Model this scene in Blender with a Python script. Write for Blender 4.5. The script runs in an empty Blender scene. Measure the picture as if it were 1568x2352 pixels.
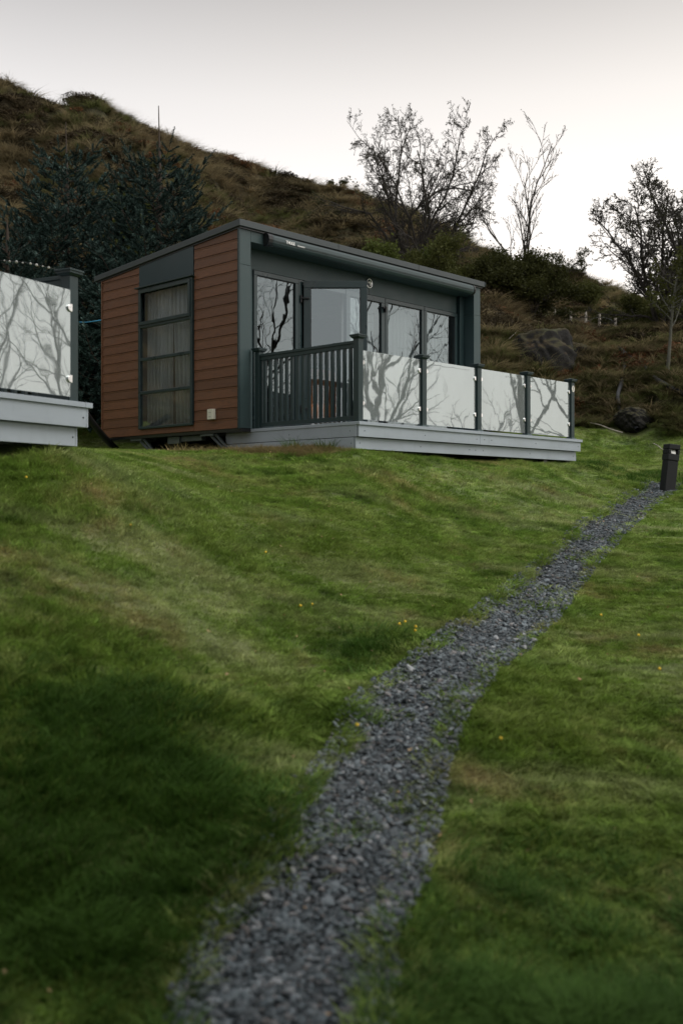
import bpy, bmesh, math, random
import numpy as np
from mathutils import Vector, Matrix
R = math.radians
scene = bpy.context.scene
COL = scene.collection
rng = np.random.default_rng(7)
random.seed(11)

# ------------------------------------------------------------------ camera
cam = bpy.data.cameras.new('camera')
camo = bpy.data.objects.new('camera', cam); COL.objects.link(camo)
camo.location = (0, 0, 0); camo.rotation_euler = (R(90), 0, 0)
cam.sensor_fit = 'HORIZONTAL'; cam.sensor_width = 24.0
FPX, HZ = 2394.0, 1156.0                 # calibrated focal length and horizon (photo 1568 px wide)
cam.lens = 24.0 * FPX / 1568.0
cam.shift_y = (HZ - 1176.0) / 1568.0 * 1.0
cam.clip_end = 4000
cam.dof.use_dof = True; cam.dof.focus_distance = 14.2; cam.dof.aperture_fstop = 1.8
scene.camera = camo
scene.cycles.max_bounces = 8; scene.cycles.diffuse_bounces = 3; scene.cycles.transparent_max_bounces = 10
scene.render.resolution_x = 682; scene.render.resolution_y = 1024

# ------------------------------------------------------------------ world + sun
SUN_AZ, SUN_EL = R(-25), R(52)             # azimuth from +X towards +Y
world = bpy.data.worlds.new('World'); scene.world = world; world.use_nodes = True
wn, wl = world.node_tree.nodes, world.node_tree.links
wn.clear()
wo = wn.new('ShaderNodeOutputWorld'); bg = wn.new('ShaderNodeBackground'); bg.inputs['Strength'].default_value = 1.0
sky = wn.new('ShaderNodeTexSky'); sky.sky_type = 'NISHITA'; sky.sun_disc = False
sky.sun_elevation = SUN_EL; sky.sun_rotation = R(90) - SUN_AZ; sky.air_density = 1; sky.dust_density = 5
hs = wn.new('ShaderNodeHueSaturation'); hs.inputs['Saturation'].default_value = 0.15; hs.inputs['Value'].default_value = 0.06
wl.new(sky.outputs[0], hs.inputs['Color'])
tc = wn.new('ShaderNodeTexCoord'); sx = wn.new('ShaderNodeSeparateXYZ'); wl.new(tc.outputs['Generated'], sx.inputs[0])
rp = wn.new('ShaderNodeValToRGB'); wl.new(sx.outputs['Z'], rp.inputs[0])
cr = rp.color_ramp
cr.elements[0].position = 0.0; cr.elements[0].color = (1.0, .95, .90, 1)
cr.elements[1].position = 1.0; cr.elements[1].color = (.66, .67, .70, 1)
for p, c in ((.14, (.98, .94, .905)), (.28, (.92, .88, .85)), (.36, (.73, .70, .675)), (.44, (.44, .42, .405)), (.62, (.46, .45, .45))):
    e = cr.elements.new(p); e.color = (*c, 1)
dp = wn.new('ShaderNodeVectorMath'); dp.operation = 'DOT_PRODUCT'; dp.inputs[1].default_value = (.80, .60, .05); wl.new(tc.outputs['Generated'], dp.inputs[0])
gr_ = wn.new('ShaderNodeValToRGB'); wl.new(dp.outputs['Value'], gr_.inputs[0]); gr_.color_ramp.elements[0].position = .35; gr_.color_ramp.elements[0].color = (.96, .96, .97, 1); gr_.color_ramp.elements[1].position = .95; gr_.color_ramp.elements[1].color = (1.16, 1.12, 1.06, 1)
gm = wn.new('ShaderNodeMixRGB'); gm.blend_type = 'MULTIPLY'; gm.inputs[0].default_value = 1; wl.new(rp.outputs[0], gm.inputs[1]); wl.new(gr_.outputs[0], gm.inputs[2])
ad = wn.new('ShaderNodeMixRGB'); ad.blend_type = 'ADD'; ad.inputs[0].default_value = 1
wl.new(gm.outputs[0], ad.inputs[1]); wl.new(hs.outputs[0], ad.inputs[2])
wl.new(ad.outputs[0], bg.inputs[0]); wl.new(bg.outputs[0], wo.inputs[0])
sl = bpy.data.lights.new('sun', 'SUN'); sl.energy = 1.3; sl.angle = R(40); sl.color = (1, .94, .86)
so = bpy.data.objects.new('sun', sl); COL.objects.link(so)
sd = Vector((math.cos(SUN_EL) * math.cos(SUN_AZ), math.cos(SUN_EL) * math.sin(SUN_AZ), math.sin(SUN_EL)))
so.rotation_euler = sd.to_track_quat('Z', 'Y').to_euler()
vs = scene.view_settings
vs.view_transform = 'Standard'; vs.look = 'None'; vs.exposure = 0.0; vs.gamma = 1; vs.use_curve_mapping = False

# ------------------------------------------------------------------ helpers
def PT(u, v, d):
    """point seen at photo pixel (u, v) at distance d in front of the lens, metres"""
    return np.array([(u - 784) / FPX * d, d, (HZ - v) / FPX * d])

def tag(o, label=None, cat=None, group=None, kind=None):
    if label: o['label'] = label
    if cat: o['category'] = cat
    if group: o['group'] = group
    if kind: o['kind'] = kind
    return o

def empty(name, loc, rz=0.0):
    o = bpy.data.objects.new(name, None); COL.objects.link(o)
    o.location = loc; o.rotation_euler = (0, 0, rz); o.empty_display_size = .2
    return o

def mesh_obj(name, V, F, mat, parent=None, smooth=False, uv=None, link=True):
    """V (n,3) array; F list/array of faces of equal or mixed size"""
    me = bpy.data.meshes.new(name)
    if isinstance(F, np.ndarray):
        n, k = F.shape
        me.vertices.add(len(V)); me.vertices.foreach_set('co', np.asarray(V, dtype=np.float32).ravel())
        me.loops.add(n * k); me.loops.foreach_set('vertex_index', F.astype(np.int32).ravel())
        me.polygons.add(n); me.polygons.foreach_set('loop_start', np.arange(0, n * k, k, dtype=np.int32))
        me.update(calc_edges=True); me.validate()
    else:
        me.from_pydata([tuple(map(float, p)) for p in V], [], [tuple(map(int, f)) for f in F]); me.update()
    if smooth: me.polygons.foreach_set('use_smooth', [True] * len(me.polygons))
    if mat: me.materials.append(mat)
    o = bpy.data.objects.new(name, me)
    if link: COL.objects.link(o)
    if parent: o.parent = parent
    return o

class MB:
    def __init__(s, oz=0.0): s.V = []; s.F = []; s.oz = oz
    def add(s, V, F):
        b = len(s.V)
        s.V += [(float(p[0]), float(p[1]), float(p[2]) - s.oz) for p in V]; s.F += [tuple(int(i) + b for i in f) for f in F]
        return s
    def box(s, a0, a1, b0, b1, z0, z1):
        V = [(a0, b0, z0), (a1, b0, z0), (a1, b1, z0), (a0, b1, z0), (a0, b0, z1), (a1, b0, z1), (a1, b1, z1), (a0, b1, z1)]
        return s.add(V, [(0, 3, 2, 1), (4, 5, 6, 7), (0, 1, 5, 4), (1, 2, 6, 5), (2, 3, 7, 6), (3, 0, 4, 7)])
    def frustum(s, a, b, z0, z1, r0, r1):
        V = [(a - r0, b - r0, z0), (a + r0, b - r0, z0), (a + r0, b + r0, z0), (a - r0, b + r0, z0),
             (a - r1, b - r1, z1), (a + r1, b - r1, z1), (a + r1, b + r1, z1), (a - r1, b + r1, z1)]
        return s.add(V, [(0, 3, 2, 1), (4, 5, 6, 7), (0, 1, 5, 4), (1, 2, 6, 5), (2, 3, 7, 6), (3, 0, 4, 7)])
    def extr(s, prof, axis, t0, t1):
        """extrude a 2-D profile along an axis ('a': profile (b,z); 'b': profile (a,z); 'z': (a,b))"""
        n = len(prof); V = []
        for t in (t0, t1):
            for p in prof:
                V.append({'a': (t, p[0], p[1]), 'b': (p[0], t, p[1]), 'z': (p[0], p[1], t)}[axis])
        F = [tuple(range(n))[::-1], tuple(range(n, 2 * n))] + [(i, (i + 1) % n, n + (i + 1) % n, n + i) for i in range(n)]
        return s.add(V, F)
    def tube(s, P, r, n=6, cap=True):
        V, F = tube_arrays([np.asarray(P, float)], [np.broadcast_to(np.asarray(r, float), (len(P),))], n)
        b = len(s.V); s.add(V, F)
        if cap:
            s.F.append(tuple(b + i for i in range(n))[::-1]); s.F.append(tuple(b + len(V) - n + i for i in range(n)))
        return s
    def cyl(s, c, axis, r, h, n=20):
        c = Vector(c); ax = Vector(axis).normalized()
        return s.tube([c, c + ax * h], r, n)
    def build(s, name, mat, parent=None, bevel=0.0, smooth=False):
        o = mesh_obj(name, s.V, s.F, mat, parent, smooth)
        bm = bmesh.new(); bm.from_mesh(o.data); bmesh.ops.recalc_face_normals(bm, faces=bm.faces); bm.to_mesh(o.data); bm.free()
        if bevel:
            m = o.modifiers.new('bevel', 'BEVEL'); m.width = bevel; m.segments = 2; m.limit_method = 'ANGLE'; m.angle_limit = R(40)
            m.harden_normals = True
        return o

def tube_arrays(paths, radii, n):
    VV, FF, base = [], [], 0
    ang = np.arange(n) * 2 * math.pi / n
    ca, sa = np.cos(ang), np.sin(ang)
    for P, r in zip(paths, radii):
        m = len(P)
        T = np.gradient(P, axis=0); T /= np.linalg.norm(T, axis=1)[:, None] + 1e-9
        up = np.array([0., 0, 1]) if abs(T[0, 2]) < .9 else np.array([1., 0, 0])
        X = np.cross(T, up); X /= np.linalg.norm(X, axis=1)[:, None] + 1e-9
        Y = np.cross(T, X)
        V = P[:, None, :] + r[:, None, None] * (ca[None, :, None] * X[:, None, :] + sa[None, :, None] * Y[:, None, :])
        VV.append(V.reshape(-1, 3))
        i = np.arange(m - 1)[:, None] * n; j = np.arange(n)[None, :]; j2 = (j + 1) % n
        F = np.stack([i + j, i + j2, i + n + j2, i + n + j], -1).reshape(-1, 4) + base
        FF.append(F); base += m * n
    return np.concatenate(VV), np.concatenate(FF)

# value noise -------------------------------------------------------
def _h(ix, iy, seed):
    n = (ix.astype(np.int64) * 374761393 + iy.astype(np.int64) * 668265263 + seed * 1442695041) & 0xffffffff
    n = ((n ^ (n >> 13)) * 1274126177) & 0xffffffff
    return ((n ^ (n >> 16)) & 0xffff) / 65535.0
def vnoise(x, y, seed=0):
    ix, iy = np.floor(x), np.floor(y); fx, fy = x - ix, y - iy
    fx = fx * fx * fx * (fx * (fx * 6 - 15) + 10); fy = fy * fy * fy * (fy * (fy * 6 - 15) + 10)
    a, b = _h(ix, iy, seed), _h(ix + 1, iy, seed); c, d = _h(ix, iy + 1, seed), _h(ix + 1, iy + 1, seed)
    return (a + (b - a) * fx) * (1 - fy) + (c + (d - c) * fx) * fy * 1.0
def fbm(x, y, seed=0, o=4, g=.5):
    t = 0; a = 1; s = 0
    for k in range(o):
        t = t + a * vnoise(x * 2 ** k + 17.3 * k, y * 2 ** k - 9.1 * k, seed + k); s += a; a *= g
    return t / s - .5
def sstep(a, b, x):
    t = np.clip((x - a) / (b - a), 0, 1); return t * t * (3 - 2 * t)

# ------------------------------------------------------------------ materials
def new_mat(name):
    m = bpy.data.materials.new(name); m.use_nodes = True
    nt = m.node_tree; nt.nodes.clear()
    out = nt.nodes.new('ShaderNodeOutputMaterial')
    return m, nt, out
def N(nt, t, **kw):
    n = nt.nodes.new(t)
    for k, v in kw.items():
        if k in ('operation', 'blend_type', 'data_type', 'noise_dimensions', 'wave_type', 'feature', 'bands_direction'): setattr(n, k, v)
        else: n.inputs[k.replace('_', ' ')].default_value = v
    return n
def noise(nt, scale, detail=3, vec=None, rough=.55, dist=0):
    n = nt.nodes.new('ShaderNodeTexNoise'); n.inputs['Scale'].default_value = scale; n.inputs['Detail'].default_value = detail
    n.inputs['Roughness'].default_value = rough; n.inputs['Distortion'].default_value = dist
    if vec is not None: nt.links.new(vec, n.inputs['Vector'])
    return n.outputs['Fac']
def ramp(nt, fac, stops):
    n = nt.nodes.new('ShaderNodeValToRGB'); nt.links.new(fac, n.inputs[0]); e = n.color_ramp.elements
    e[0].position, e[0].color = stops[0][0], (*stops[0][1], 1); e[1].position, e[1].color = stops[-1][0], (*stops[-1][1], 1)
    for p, c in stops[1:-1]:
        q = e.new(p); q.color = (*c, 1)
    return n.outputs[0]
def g3(x): return (x, x, x)
def mixc(nt, fac, a, b, bt='MIX'):
    n = nt.nodes.new('ShaderNodeMixRGB'); n.blend_type = bt
    for i, s in ((0, fac), (1, a), (2, b)):
        if isinstance(s, (int, float)): n.inputs[i].default_value = s
        elif isinstance(s, tuple): n.inputs[i].default_value = (*s, 1)
        else: nt.links.new(s, n.inputs[i])
    return n.outputs[0]
def mathn(nt, op, a, b=0.0, clamp=False):
    n = nt.nodes.new('ShaderNodeMath'); n.operation = op; n.use_clamp = clamp
    for i, s in ((0, a), (1, b)):
        if isinstance(s, (int, float)): n.inputs[i].default_value = s
        else: nt.links.new(s, n.inputs[i])
    return n.outputs[0]
def principled(nt, out, col, rough=.6, metal=0, spec=.5, bump=None, bstr=.3, bdist=.01):
    p = nt.nodes.new('ShaderNodeBsdfPrincipled')
    if isinstance(col, tuple): p.inputs['Base Color'].default_value = (*col, 1)
    else: nt.links.new(col, p.inputs['Base Color'])
    if isinstance(rough, (int, float)): p.inputs['Roughness'].default_value = rough
    else: nt.links.new(rough, p.inputs['Roughness'])
    p.inputs['Metallic'].default_value = metal; p.inputs['Specular IOR Level'].default_value = spec
    if bump is not None:
        b = nt.nodes.new('ShaderNodeBump'); b.inputs['Strength'].default_value = bstr; b.inputs['Distance'].default_value = bdist
        nt.links.new(bump, b.inputs['Height']); nt.links.new(b.outputs[0], p.inputs['Normal'])
    nt.links.new(p.outputs[0], out.inputs['Surface'])
    return p
def objvec(nt, scale=(1, 1, 1)):
    t = nt.nodes.new('ShaderNodeTexCoord'); m = nt.nodes.new('ShaderNodeMapping'); m.inputs['Scale'].default_value = scale
    nt.links.new(t.outputs['Object'], m.inputs[0]); return m.outputs[0]
def posvec(nt, scale=(1, 1, 1)):
    t = nt.nodes.new('ShaderNodeNewGeometry'); m = nt.nodes.new('ShaderNodeMapping'); m.inputs['Scale'].default_value = scale
    nt.links.new(t.outputs['Position'], m.inputs[0]); return m.outputs[0]

def paint(name, col, rough=.45, var=.12, bump=.15, nscale=3.0, grime=.25):
    m, nt, out = new_mat(name)
    v = objvec(nt)
    n1 = noise(nt, nscale, 5, v); n2 = noise(nt, 160, 2, v)
    dk = tuple(c * (1 - var) for c in col); lt = tuple(min(1, c * (1 + var)) for c in col)
    c = ramp(nt, n1, [(.3, dk), (.7, lt)])
    v2 = objvec(nt, (1, 1, .25)); n3 = noise(nt, 9, 5, v2, .65)
    gr = ramp(nt, n3, [(.55, g3(0)), (.8, g3(grime))])
    c = mixc(nt, gr, c, tuple(k * .55 + .008 for k in col))
    rr = ramp(nt, n1, [(.3, g3(rough - .06)), (.7, g3(rough + .08))])
    principled(nt, out, c, rr, bump=n2, bstr=bump, bdist=.001)
    return m
M = {}
M['trim'] = paint('dark_green_grey_paint', (.028, .050, .052), .42)
M['trim_lt'] = paint('grey_wall_panel', (.033, .060, .062), .5, .06)
M['teal'] = paint('dark_teal_panel', (.009, .032, .040), .35, .08)
M['post'] = paint('dark_green_composite', (.013, .032, .034), .5, .1)
M['board'] = paint('pale_grey_composite', (.33, .375, .42), .55, .07, .4, 2.0, .3)
M['upvc'] = paint('dark_window_frame', (.020, .038, .040), .3, .08)
M['roof'] = paint('dark_roof_sheet', (.038, .050, .053), .45, .1)
M['black'] = paint('black_plastic', (.012, .013, .014), .35)
M['rubber'] = paint('black_rubber_pipe', (.010, .012, .014), .5)
M['galv'] = paint('galvanised_steel', (.10, .12, .125), .4, .3)
M['white'] = paint('cream_plastic', (.62, .62, .52), .4, .04)
M['badge'] = paint('pale_enamel', (.75, .72, .66), .3, .03)
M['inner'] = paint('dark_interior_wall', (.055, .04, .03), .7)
M['innerpale'] = paint('pale_interior_wall', (.42, .44, .44), .7)
M['orange'] = paint('tan_leather', (.62, .20, .04), .45, .25)
M['stake'] = paint('weathered_stake', (.34, .31, .27), .9, .3, .5, 12)
M['bollard'] = paint('black_stained_timber', (.009, .010, .011), .75, .3, .6, 20)
M['blue'] = paint('blue_rope', (.05, .30, .50), .6)

def wood_cladding():
    m, nt, out = new_mat('brown_wood_grain_cladding')
    v = objvec(nt, (1, 1, 9)); v2 = objvec(nt)
    rowv = objvec(nt, (0, 0, 1 / .142)); 
    g = noise(nt, 5, 8, v, .7, 1.4); gf = noise(nt, 26, 4, v, .7, .6)
    c = ramp(nt, g, [(.30, (.075, .034, .019)), (.5, (.150, .058, .023)), (.72, (.20, .084, .036))])
    c = mixc(nt, ramp(nt, gf, [(.4, g3(0)), (.75, g3(.45))]), c, (.06, .026, .015))
    sp = nt.nodes.new('ShaderNodeSeparateXYZ'); nt.links.new(rowv, sp.inputs[0])
    fl = mathn(nt, 'FLOOR', sp.outputs[2]); wn_ = nt.nodes.new('ShaderNodeTexWhiteNoise'); wn_.noise_dimensions = '1D'; nt.links.new(fl, wn_.inputs['W'])
    c = mixc(nt, 1.0, c, ramp(nt, wn_.outputs['Value'], [(0, g3(.82)), (1, g3(1.12))]), 'MULTIPLY')
    c = mixc(nt, ramp(nt, noise(nt, 1.4, 5, v2, .7), [(.55, g3(0)), (.75, g3(.35))]), c, (.14, .085, .055))
    h = mathn(nt, 'ADD', g, mathn(nt, 'MULTIPLY', gf, .5))
    principled(nt, out, c, .55, bump=h, bstr=.55, bdist=.004)
    return m
M['clad'] = wood_cladding()

def glass(name, k, tint=(.75, .8, .8), milk=0.0, milkcol=(.5, .54, .53), base=0.0, rough=0.0, refl=(.86, .9, .9)):
    m, nt, out = new_mat(name)
    fr = nt.nodes.new('ShaderNodeFresnel'); fr.inputs['IOR'].default_value = 1.5
    f = mathn(nt, 'ADD', mathn(nt, 'MULTIPLY', fr.outputs[0], k), base, True)
    ge_ = nt.nodes.new('ShaderNodeNewGeometry'); f = mathn(nt, 'MULTIPLY', f, mathn(nt, 'SUBTRACT', 1.0, ge_.outputs['Backfacing']))
    tr = nt.nodes.new('ShaderNodeBsdfTransparent'); tr.inputs[0].default_value = (*tint, 1)
    gl = nt.nodes.new('ShaderNodeBsdfGlossy'); gl.inputs['Roughness'].default_value = rough; gl.inputs['Color'].default_value = (*refl, 1)
    v = posvec(nt); b = nt.nodes.new('ShaderNodeBump'); b.inputs['Strength'].default_value = .06; b.inputs['Distance'].default_value = .02
    nt.links.new(noise(nt, 2.2, 2, v), b.inputs['Height']); nt.links.new(b.outputs[0], gl.inputs['Normal'])
    base_s = tr.outputs[0]
    if milk:
        df = nt.nodes.new('ShaderNodeBsdfDiffuse')
        vv = objvec(nt, (1, 1, .35)); cc = ramp(nt, noise(nt, 4, 6, vv, .65), [(.3, tuple(c * .86 for c in milkcol)), (.7, tuple(c * 1.1 for c in milkcol))])
        nt.links.new(cc, df.inputs[0])
        mx = nt.nodes.new('ShaderNodeMixShader'); mx.inputs[0].default_value = milk
        nt.links.new(tr.outputs[0], mx.inputs[1]); nt.links.new(df.outputs[0], mx.inputs[2]); base_s = mx.outputs[0]
    ms = nt.nodes.new('ShaderNodeMixShader'); nt.links.new(f, ms.inputs[0]); nt.links.new(base_s, ms.inputs[1]); nt.links.new(gl.outputs[0], ms.inputs[2])
    nt.links.new(ms.outputs[0], out.inputs['Surface'])
    return m
M['pane'] = glass('window_glass', 2.6, (.7, .74, .74), base=.07, refl=(.74, .86, .90))
M['doorpane'] = glass('door_glass', 2.0, (.93, .95, .95), base=.11, refl=(.74, .86, .90))
M['sidepane'] = glass('side_window_glass', 1.6, (.88, .92, .93), base=.12)
M['balglass'] = glass('misted_balustrade_glass', .8, (.7, .76, .74), milk=.62, milkcol=(.36, .395, .40), base=.34, rough=.022, refl=(.70, .77, .78))

def simple(name, col, rough=.5, metal=0):
    m, nt, out = new_mat(name); principled(nt, out, col, rough, metal); return m
M['chrome'] = simple('chrome', (.75, .75, .74), .12, 1)
M['dot'] = simple('screw_dark', (.02, .022, .025), .5)
M['letter'] = simple('white_lettering', (.75, .75, .73), .5)
M['lens'] = simple('lamp_lens', (.45, .45, .42), .3)

def cloth(name, c0, c1):
    m, nt, out = new_mat(name); v = objvec(nt, (1, 1, .05))
    c = ramp(nt, noise(nt, 9, 4, v), [(.3, c0), (.7, c1)])
    principled(nt, out, c, .9); return m
M['curtain'] = cloth('linen_curtain', (.26, .255, .26), (.42, .41, .42))

# colour of grass by place -------------------------------------------------
def grass_color(nt, sheet=False):
    v = posvec(nt)
    v.node.inputs['Rotation'].default_value = (0, 0, R(33))
    n_big = noise(nt, .55, 4, v, .6); n_mid = noise(nt, 2.3, 4, v, .6)
    vs_ = posvec(nt, (.35, 1.5, 1)); vs_.node.inputs['Rotation'].default_value = (0, 0, R(-52))
    n_str = noise(nt, 1.25, 3, vs_, .5)
    c = ramp(nt, n_mid, [(.30, (.088, .170, .030)), (.48, (.215, .325, .064)), (.66, (.345, .42, .135))])
    vc = posvec(nt); n_cl = noise(nt, 11, 3, vc, .6); c = mixc(nt, 1.0, c, ramp(nt, n_cl, [(.32, g3(.60)), (.68, g3(1.35))]), 'MULTIPLY')
    c = mixc(nt, ramp(nt, n_big, [(.34, g3(.75)), (.55, g3(0))]), c, (.19, .27, .048))
    c = mixc(nt, ramp(nt, n_str, [(.52, g3(0)), (.68, g3(.55))]), c, (.46, .48, .25))
    vb = posvec(nt); vb.node.inputs['Location'].default_value = (31, 5, 0)
    n_st = noise(nt, .8, 6, vb, .72)
    c = mixc(nt, ramp(nt, n_st, [(.55, g3(0)), (.70, g3(.75))]), c, (.46, .36, .18))
    n_rs = noise(nt, 1.7, 5, vb, .7)
    c = mixc(nt, ramp(nt, n_rs, [(.63, g3(0)), (.74, g3(.6))]), c, (.15, .085, .04))
    return c
def veg_mat(name, colfn, trans=.3, randamt=.35, rough=.6):
    m, nt, out = new_mat(name)
    c = colfn(nt)
    oi = nt.nodes.new('ShaderNodeObjectInfo')
    c = mixc(nt, 1.0, c, ramp(nt, oi.outputs['Random'], [(0, g3(1 - randamt)), (1, g3(1 + randamt))]), 'MULTIPLY')
    df = nt.nodes.new('ShaderNodeBsdfPrincipled'); df.inputs['Roughness'].default_value = rough; df.inputs['Specular IOR Level'].default_value = .10
    nt.links.new(c, df.inputs['Base Color'])
    tl = nt.nodes.new('ShaderNodeBsdfTranslucent'); nt.links.new(c, tl.inputs[0])
    mx = nt.nodes.new('ShaderNodeMixShader'); mx.inputs[0].default_value = trans
    nt.links.new(df.outputs[0], mx.inputs[1]); nt.links.new(tl.outputs[0], mx.inputs[2]); nt.links.new(mx.outputs[0], out.inputs['Surface'])
    return m
M['grass'] = veg_mat('lawn_grass_blades', grass_color)
def _g2(nt): return mixc(nt, noise(nt, 3, 3, posvec(nt)), (.034, .085, .014), (.10, .19, .034))
M['rank'] = veg_mat('long_dark_grass', _g2)
def _g3(nt): return mixc(nt, noise(nt, 3, 3, posvec(nt)), (.30, .23, .12), (.17, .15, .06))
M['straw'] = veg_mat('dry_straw_grass', _g3)
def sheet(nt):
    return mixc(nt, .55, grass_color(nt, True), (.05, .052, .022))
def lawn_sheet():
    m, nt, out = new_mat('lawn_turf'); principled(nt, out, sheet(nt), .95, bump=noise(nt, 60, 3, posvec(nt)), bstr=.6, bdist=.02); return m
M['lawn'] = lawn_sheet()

def hill_color(nt):
    v = posvec(nt)
    n1 = noise(nt, .33, 5, v, .65); n2 = noise(nt, 1.1, 5, v, .7)
    c = ramp(nt, n2, [(.32, (.018, .013, .008)), (.45, (.050, .037, .020)), (.55, (.11, .086, .044)), (.68, (.27, .215, .12))])
    c = mixc(nt, ramp(nt, n1, [(.40, g3(.0)), (.54, g3(.75))]), c, (.085, .085, .034))
    vb = posvec(nt); vb.node.inputs['Location'].default_value = (11, 55, 3)
    c = mixc(nt, ramp(nt, noise(nt, .5, 4, vb, .7), [(.60, g3(0)), (.70, g3(.5))]), c, (.085, .048, .026))
    return c
def hill_sheet():
    m, nt, out = new_mat('moor_ground')
    principled(nt, out, mixc(nt, 1.0, hill_color(nt), g3(.55), 'MULTIPLY'), .95, bump=noise(nt, 6, 5, posvec(nt)), bstr=.8, bdist=.12); return m
M['hill'] = hill_sheet()
def hv(a, b, mixk=.45):
    return lambda nt: mixc(nt, mixk, mixc(nt, noise(nt, 2.0, 3, posvec(nt)), a, b), hill_color(nt))
M['tus_straw'] = veg_mat('tussock_straw', hv((.46, .38, .24), (.17, .14, .075), .35), .25, .8)
M['tus_green'] = veg_mat('tussock_green', hv((.085, .125, .040), (.21, .21, .09), .25), .25, .8)
M['heather'] = veg_mat('heather_brown', hv((.016, .011, .007), (.050, .034, .020), .2), .1, .5)
M['bracken'] = veg_mat('dead_bracken', lambda nt: mixc(nt, noise(nt, 3, 3, posvec(nt)), (.15, .068, .030), (.08, .042, .022)), .2, .35)
def flat_leaf(name, a, b, trans=.25, ra=.3): return veg_mat(name, lambda nt: mixc(nt, noise(nt, 1.6, 4, posvec(nt), .7), a, b), trans, ra)
M['spruce'] = veg_mat('spruce_needles', lambda nt: ramp(nt, noise(nt, 5.5, 4, posvec(nt), .7), [(.38, (.008, .018, .013)), (.54, (.030, .056, .047)), (.67, (.12, .18, .16))]), .1, .2)
M['sprucetw'] = simple('spruce_bark', (.045, .032, .022), .9)
M['olive'] = flat_leaf('olive_leaves', (.030, .036, .012), (.075, .080, .022), .35)
M['bud'] = flat_leaf('dark_leaf_buds', (.022, .024, .012), (.055, .06, .022), .3)
M['gleaf'] = flat_leaf('fresh_green_leaves', (.05, .07, .015), (.10, .12, .03), .35)
def bark(name, a, b, s=14):
    m, nt, out = new_mat(name); v = objvec(nt, (1, 1, .3)); n = noise(nt, s, 5, v, .7)
    principled(nt, out, ramp(nt, n, [(.35, a), (.65, b)]), .9, bump=n, bstr=.7, bdist=.02); return m
M['bark'] = bark('dark_bark', (.018, .016, .013), (.05, .043, .035))
M['barkp'] = bark('mossy_grey_bark', (.05, .05, .04), (.12, .12, .095))
def rock_mat():
    m, nt, out = new_mat('dark_mossy_rock')
    v = posvec(nt); n = noise(nt, 4, 8, v, .75); n2 = noise(nt, 1.6, 4, v)
    c = ramp(nt, n, [(.40, (.006, .006, .005)), (.60, (.012, .011, .009)), (.74, (.05, .046, .04))])
    ge = nt.nodes.new('ShaderNodeNewGeometry'); s = nt.nodes.new('ShaderNodeSeparateXYZ'); nt.links.new(ge.outputs['Normal'], s.inputs[0])
    up = mathn(nt, 'ADD', s.outputs[2], mathn(nt, 'MULTIPLY', mathn(nt, 'SUBTRACT', n, .5), 1.4))
    c = mixc(nt, ramp(nt, up, [(.30, g3(0)), (.55, g3(.9))]), c, ramp(nt, n2, [(.35, (.040, .024, .008)), (.6, (.036, .038, .012))]))
    principled(nt, out, c, .9, bump=n, bstr=.9, bdist=.08); return m
M['rock'] = rock_mat()
def stone_mat(name, cols):
    m, nt, out = new_mat(name)
    oi = nt.nodes.new('ShaderNodeObjectInfo')
    c = ramp(nt, oi.outputs['Random'], cols)
    c = mixc(nt, .35, c, mixc(nt, noise(nt, 40, 3, posvec(nt)), (.04, .045, .05), (.22, .24, .26)))
    principled(nt, out, c, .75); return m
M['stone'] = stone_mat('slate_chippings', [(0, (.015, .022, .024)), (.35, (.042, .060, .066)), (.62, (.098, .134, .148)), (.84, (.225, .265, .285)), (.92, (.12, .09, .07)), (1, (.42, .44, .45))])
def pathbase():
    m, nt, out = new_mat('path_grit'); v = posvec(nt)
    c = ramp(nt, noise(nt, 55, 3, v, .7), [(.35, (.028, .030, .032)), (.65, (.10, .115, .125))])
    principled(nt, out, c, .9, bump=noise(nt, 60, 3, v), bstr=1, bdist=.02); return m
M['path'] = pathbase()

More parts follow.
